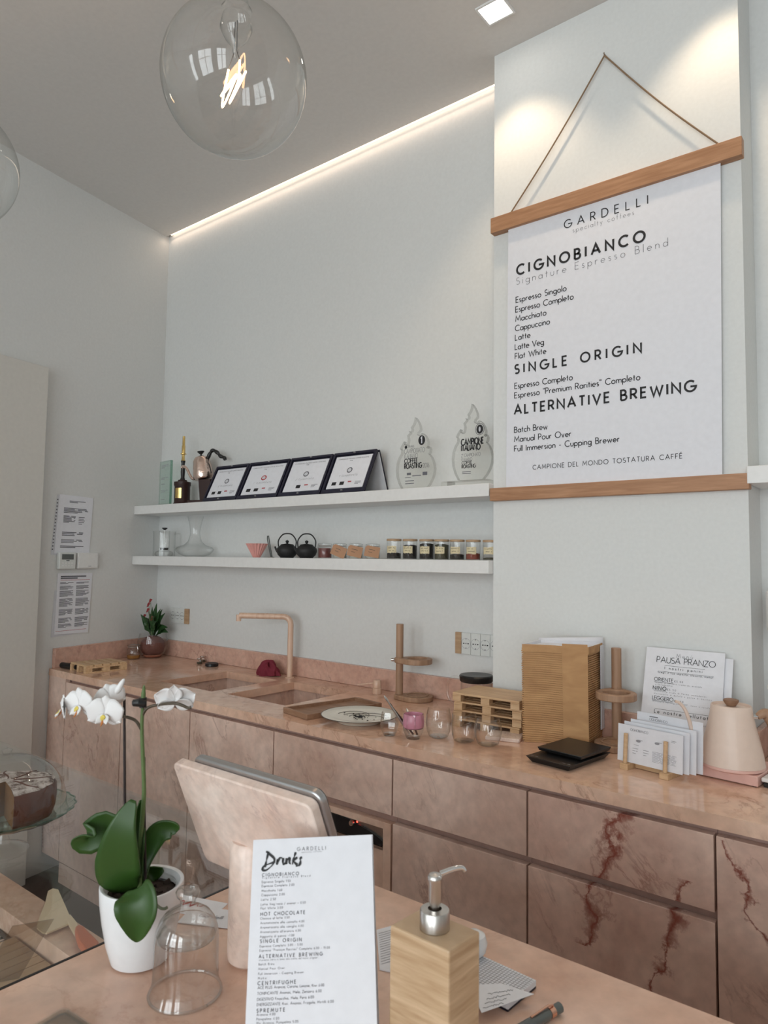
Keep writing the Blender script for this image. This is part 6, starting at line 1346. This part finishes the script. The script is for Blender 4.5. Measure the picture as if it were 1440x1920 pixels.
def petal(c_, ang, ln, wd, fr_u, fr_v, fr_n, tilt=.25, mt=None, par=None, nm='petal', off=0, sh=0):
    dirv = fr_u * cos(ang) + fr_v * sin(ang); sdv = -fr_u * sin(ang) + fr_v * cos(ang)
    prof = [.12, .55, .85, 1, .98, .82, .5, .05] if sh == 0 else [.3, .9, 1.0, .75, .5, .3, .15, .03]
    def fn(u, v):
        k = v * (len(prof) - 1); j = min(int(k), len(prof) - 2); w_ = (prof[j] + (prof[j + 1] - prof[j]) * (k - j)) * wd; s = (u - .5) * 2
        return c_ + dirv * (ln * v) + sdv * (s * w_) + fr_n * (ln * (tilt * v * v * .6 - .10 * s * s) + off)
    return part(nm, MB().grid(fn, 6, 10), mt or M['petal'], par, solid=.0006)
def flower(px, py, o, R_, rot=0, yaw=0, pit=0, lip=True, back=False):
    c_ = q_(px, py, o); n_ = Vector(tocam); 
    u = Vector(ROT[0]); v = -Vector(ROT[1])
    Rm = Matrix.Rotation(yaw, 3, v) @ Matrix.Rotation(pit, 3, u); u, v, n_ = Rm @ u, Rm @ v, Rm @ n_
    if back: n_ = -n_
    r = R_ * d; e = bpy.data.objects.new('x', None); bpy.data.objects.remove(e)
    f = part('flower', MB().lathe([(0, -.001), (1.6 * d, 0), (1.2 * d, 2 * d), (0, 3 * d)], 10, c_), M['petal'], t)
    for a, ln, wd, off in ((90, 1.0, .42, 0), (205, 1.0, .40, 0), (335, 1.0, .40, 0), (18, 1.08, .70, .0022), (162, 1.08, .70, .0022)):
        petal(c_, radians(a) + rot, r * ln, r * wd, u, v, n_, par=f, off=off, tilt=.12)
    if lip:
        petal(c_, radians(270) + rot, r * .55, r * .22, u, v, n_, par=f, nm='lip', mt=M['lip'], tilt=1.2, off=.004, sh=1)
        petal(c_, radians(235) + rot, r * .5, r * .2, u, v, n_, par=f, nm='lip_lobe', tilt=1.1, off=.005)
        petal(c_, radians(305) + rot, r * .5, r * .2, u, v, n_, par=f, nm='lip_lobe', tilt=1.1, off=.005)
        petal(c_, radians(270) + rot, r * .26, r * .14, u, v, n_, par=f, nm='lip_centre', mt=M['yellow'], tilt=1.4, off=.006)
    return f
flower(197, 1338, -.015, 34, rot=-.06)
flower(150, 1322, .0, 33, rot=.12, yaw=-.35)
flower(120, 1330, .01, 27, rot=.1, yaw=-1.1)
flower(207, 1308, .02, 28, rot=.3, yaw=.3, lip=False)
flower(328, 1314, .0, 36, rot=0, yaw=.15, pit=.45, lip=False, back=True)
part('bud', MB().tube(spl([q_(218, 1300, .01), q_(226, 1285, .01), q_(233, 1273, .01)], 4), [3 * d, 5 * d, 6 * d, 6 * d, 5.5 * d, 5 * d, 4 * d, 3 * d, 1 * d], 10), M['petal'], t)

# ------------------------------------------------------------------ cake stand
pc = G(4, 1594, .9105); d = dC(pc)
t = thing('cake_stand', 'footed clear glass cake stand with scalloped rim at the left edge', 'cake stand', pc)
sw = lambda a, z: .012 * cos(a * 24)
zp_ = 62 * d
part('foot', MB().lathe([(46 * d, .5 * d), (44 * d, 3 * d), (30 * d, 8 * d), (14 * d, 14 * d), (9 * d, 26 * d), (9 * d, 42 * d), (16 * d, 54 * d), (30 * d, zp_)], 72, wob=sw), M['glass'], t)
part('plate', MB().lathe([(0, zp_), (60 * d, zp_), (108 * d, zp_ + 2 * d), (120 * d, zp_ + 9 * d), (124 * d, zp_ + 13 * d)], 96, wob=sw), M['glass_edge'], t)
part('rolled_edge', MB().tube([(123.5 * d * (1 + .012 * cos(a * 24)) * cos(a), 123.5 * d * (1 + .012 * cos(a * 24)) * sin(a), zp_ + 13 * d) for a in [2 * pi * i / 192 for i in range(193)]], 1.5 * d, 8), M['glass_edge'], t)
t = thing('cake_dome', 'clear glass dome covering the cake at the left edge', 'dome', pc + Vector((0, 0, zp_ + 2.6 * d)))
pr = [(110 * d, 1 * d), (109 * d, 6 * d)] + [(108 * d * cos(a) ** .8, 8 * d + 100 * d * sin(a)) for a in [pi / 2 * i / 18 for i in range(17)]] + [(9 * d, 108.6 * d), (6 * d, 112 * d), (10 * d, 120 * d), (0, 124 * d)]
part('dome_glass', MB().lathe(pr, 72), M['glass'], t)
t = thing('chocolate_cake', 'cut round chocolate cake dusted with icing sugar under the dome', 'cake', pc + Vector((0, 0, zp_ + .9 * d)))
ra = random.Random(2); wbk = lambda a, z: .012 * sin(11 * a + z * 60) + .008 * sin(23 * a)
R_ = 88 * d; hc = 58 * d; a0, a1 = radians(-14), radians(286)
part('cake_side', MB().lathe([(R_ * .95, 0), (R_ * .98, 10 * d), (R_ * 1.0, 30 * d), (R_ * 1.0, hc - 6 * d), (R_ * .96, hc)], 90, wob=wbk, a0=a0, a1=a1), M['cake'], t)
part('sugared_top', MB().lathe([(R_ * .96, hc), (R_ * .8, hc + 4 * d), (R_ * .5, hc + 6 * d), (R_ * .2, hc + 5 * d), (0, hc + 5 * d)], 90, wob=lambda a, z: .02 * sin(13 * a + 300 * z), a0=a0, a1=a1), M['sugar'], t)
for a in (a0, a1):
    part('cut_face', MB().quad((0, 0, 0), (R_ * .95 * cos(a), R_ * .95 * sin(a), 0), (R_ * 1.0 * cos(a), R_ * 1.0 * sin(a), hc - 6 * d), (R_ * .96 * cos(a), R_ * .96 * sin(a), hc), (R_ * .5 * cos(a), R_ * .5 * sin(a), hc + 6 * d), (0, 0, hc + 5 * d)), M['sponge'], t, smooth=0)
for k in range(4):
    aa = radians(20 + k * 45); c_ = Vector((cos(aa), sin(aa), 0)); n_ = Vector((-sin(aa), cos(aa), 0))
    part('crack', MB().tube([tuple(c_ * (R_ * f) + n_ * (R_ * .05 * sin(f * 7 + k)) + Vector((0, 0, hc + (6.2 - f * f * 4) * d))) for f in [.15 + .75 * i / 14 for i in range(15)]], [1.8 * d * sin(pi * (i + 1) / 17) + .3 * d for i in range(15)], 6), M['cake'], t)
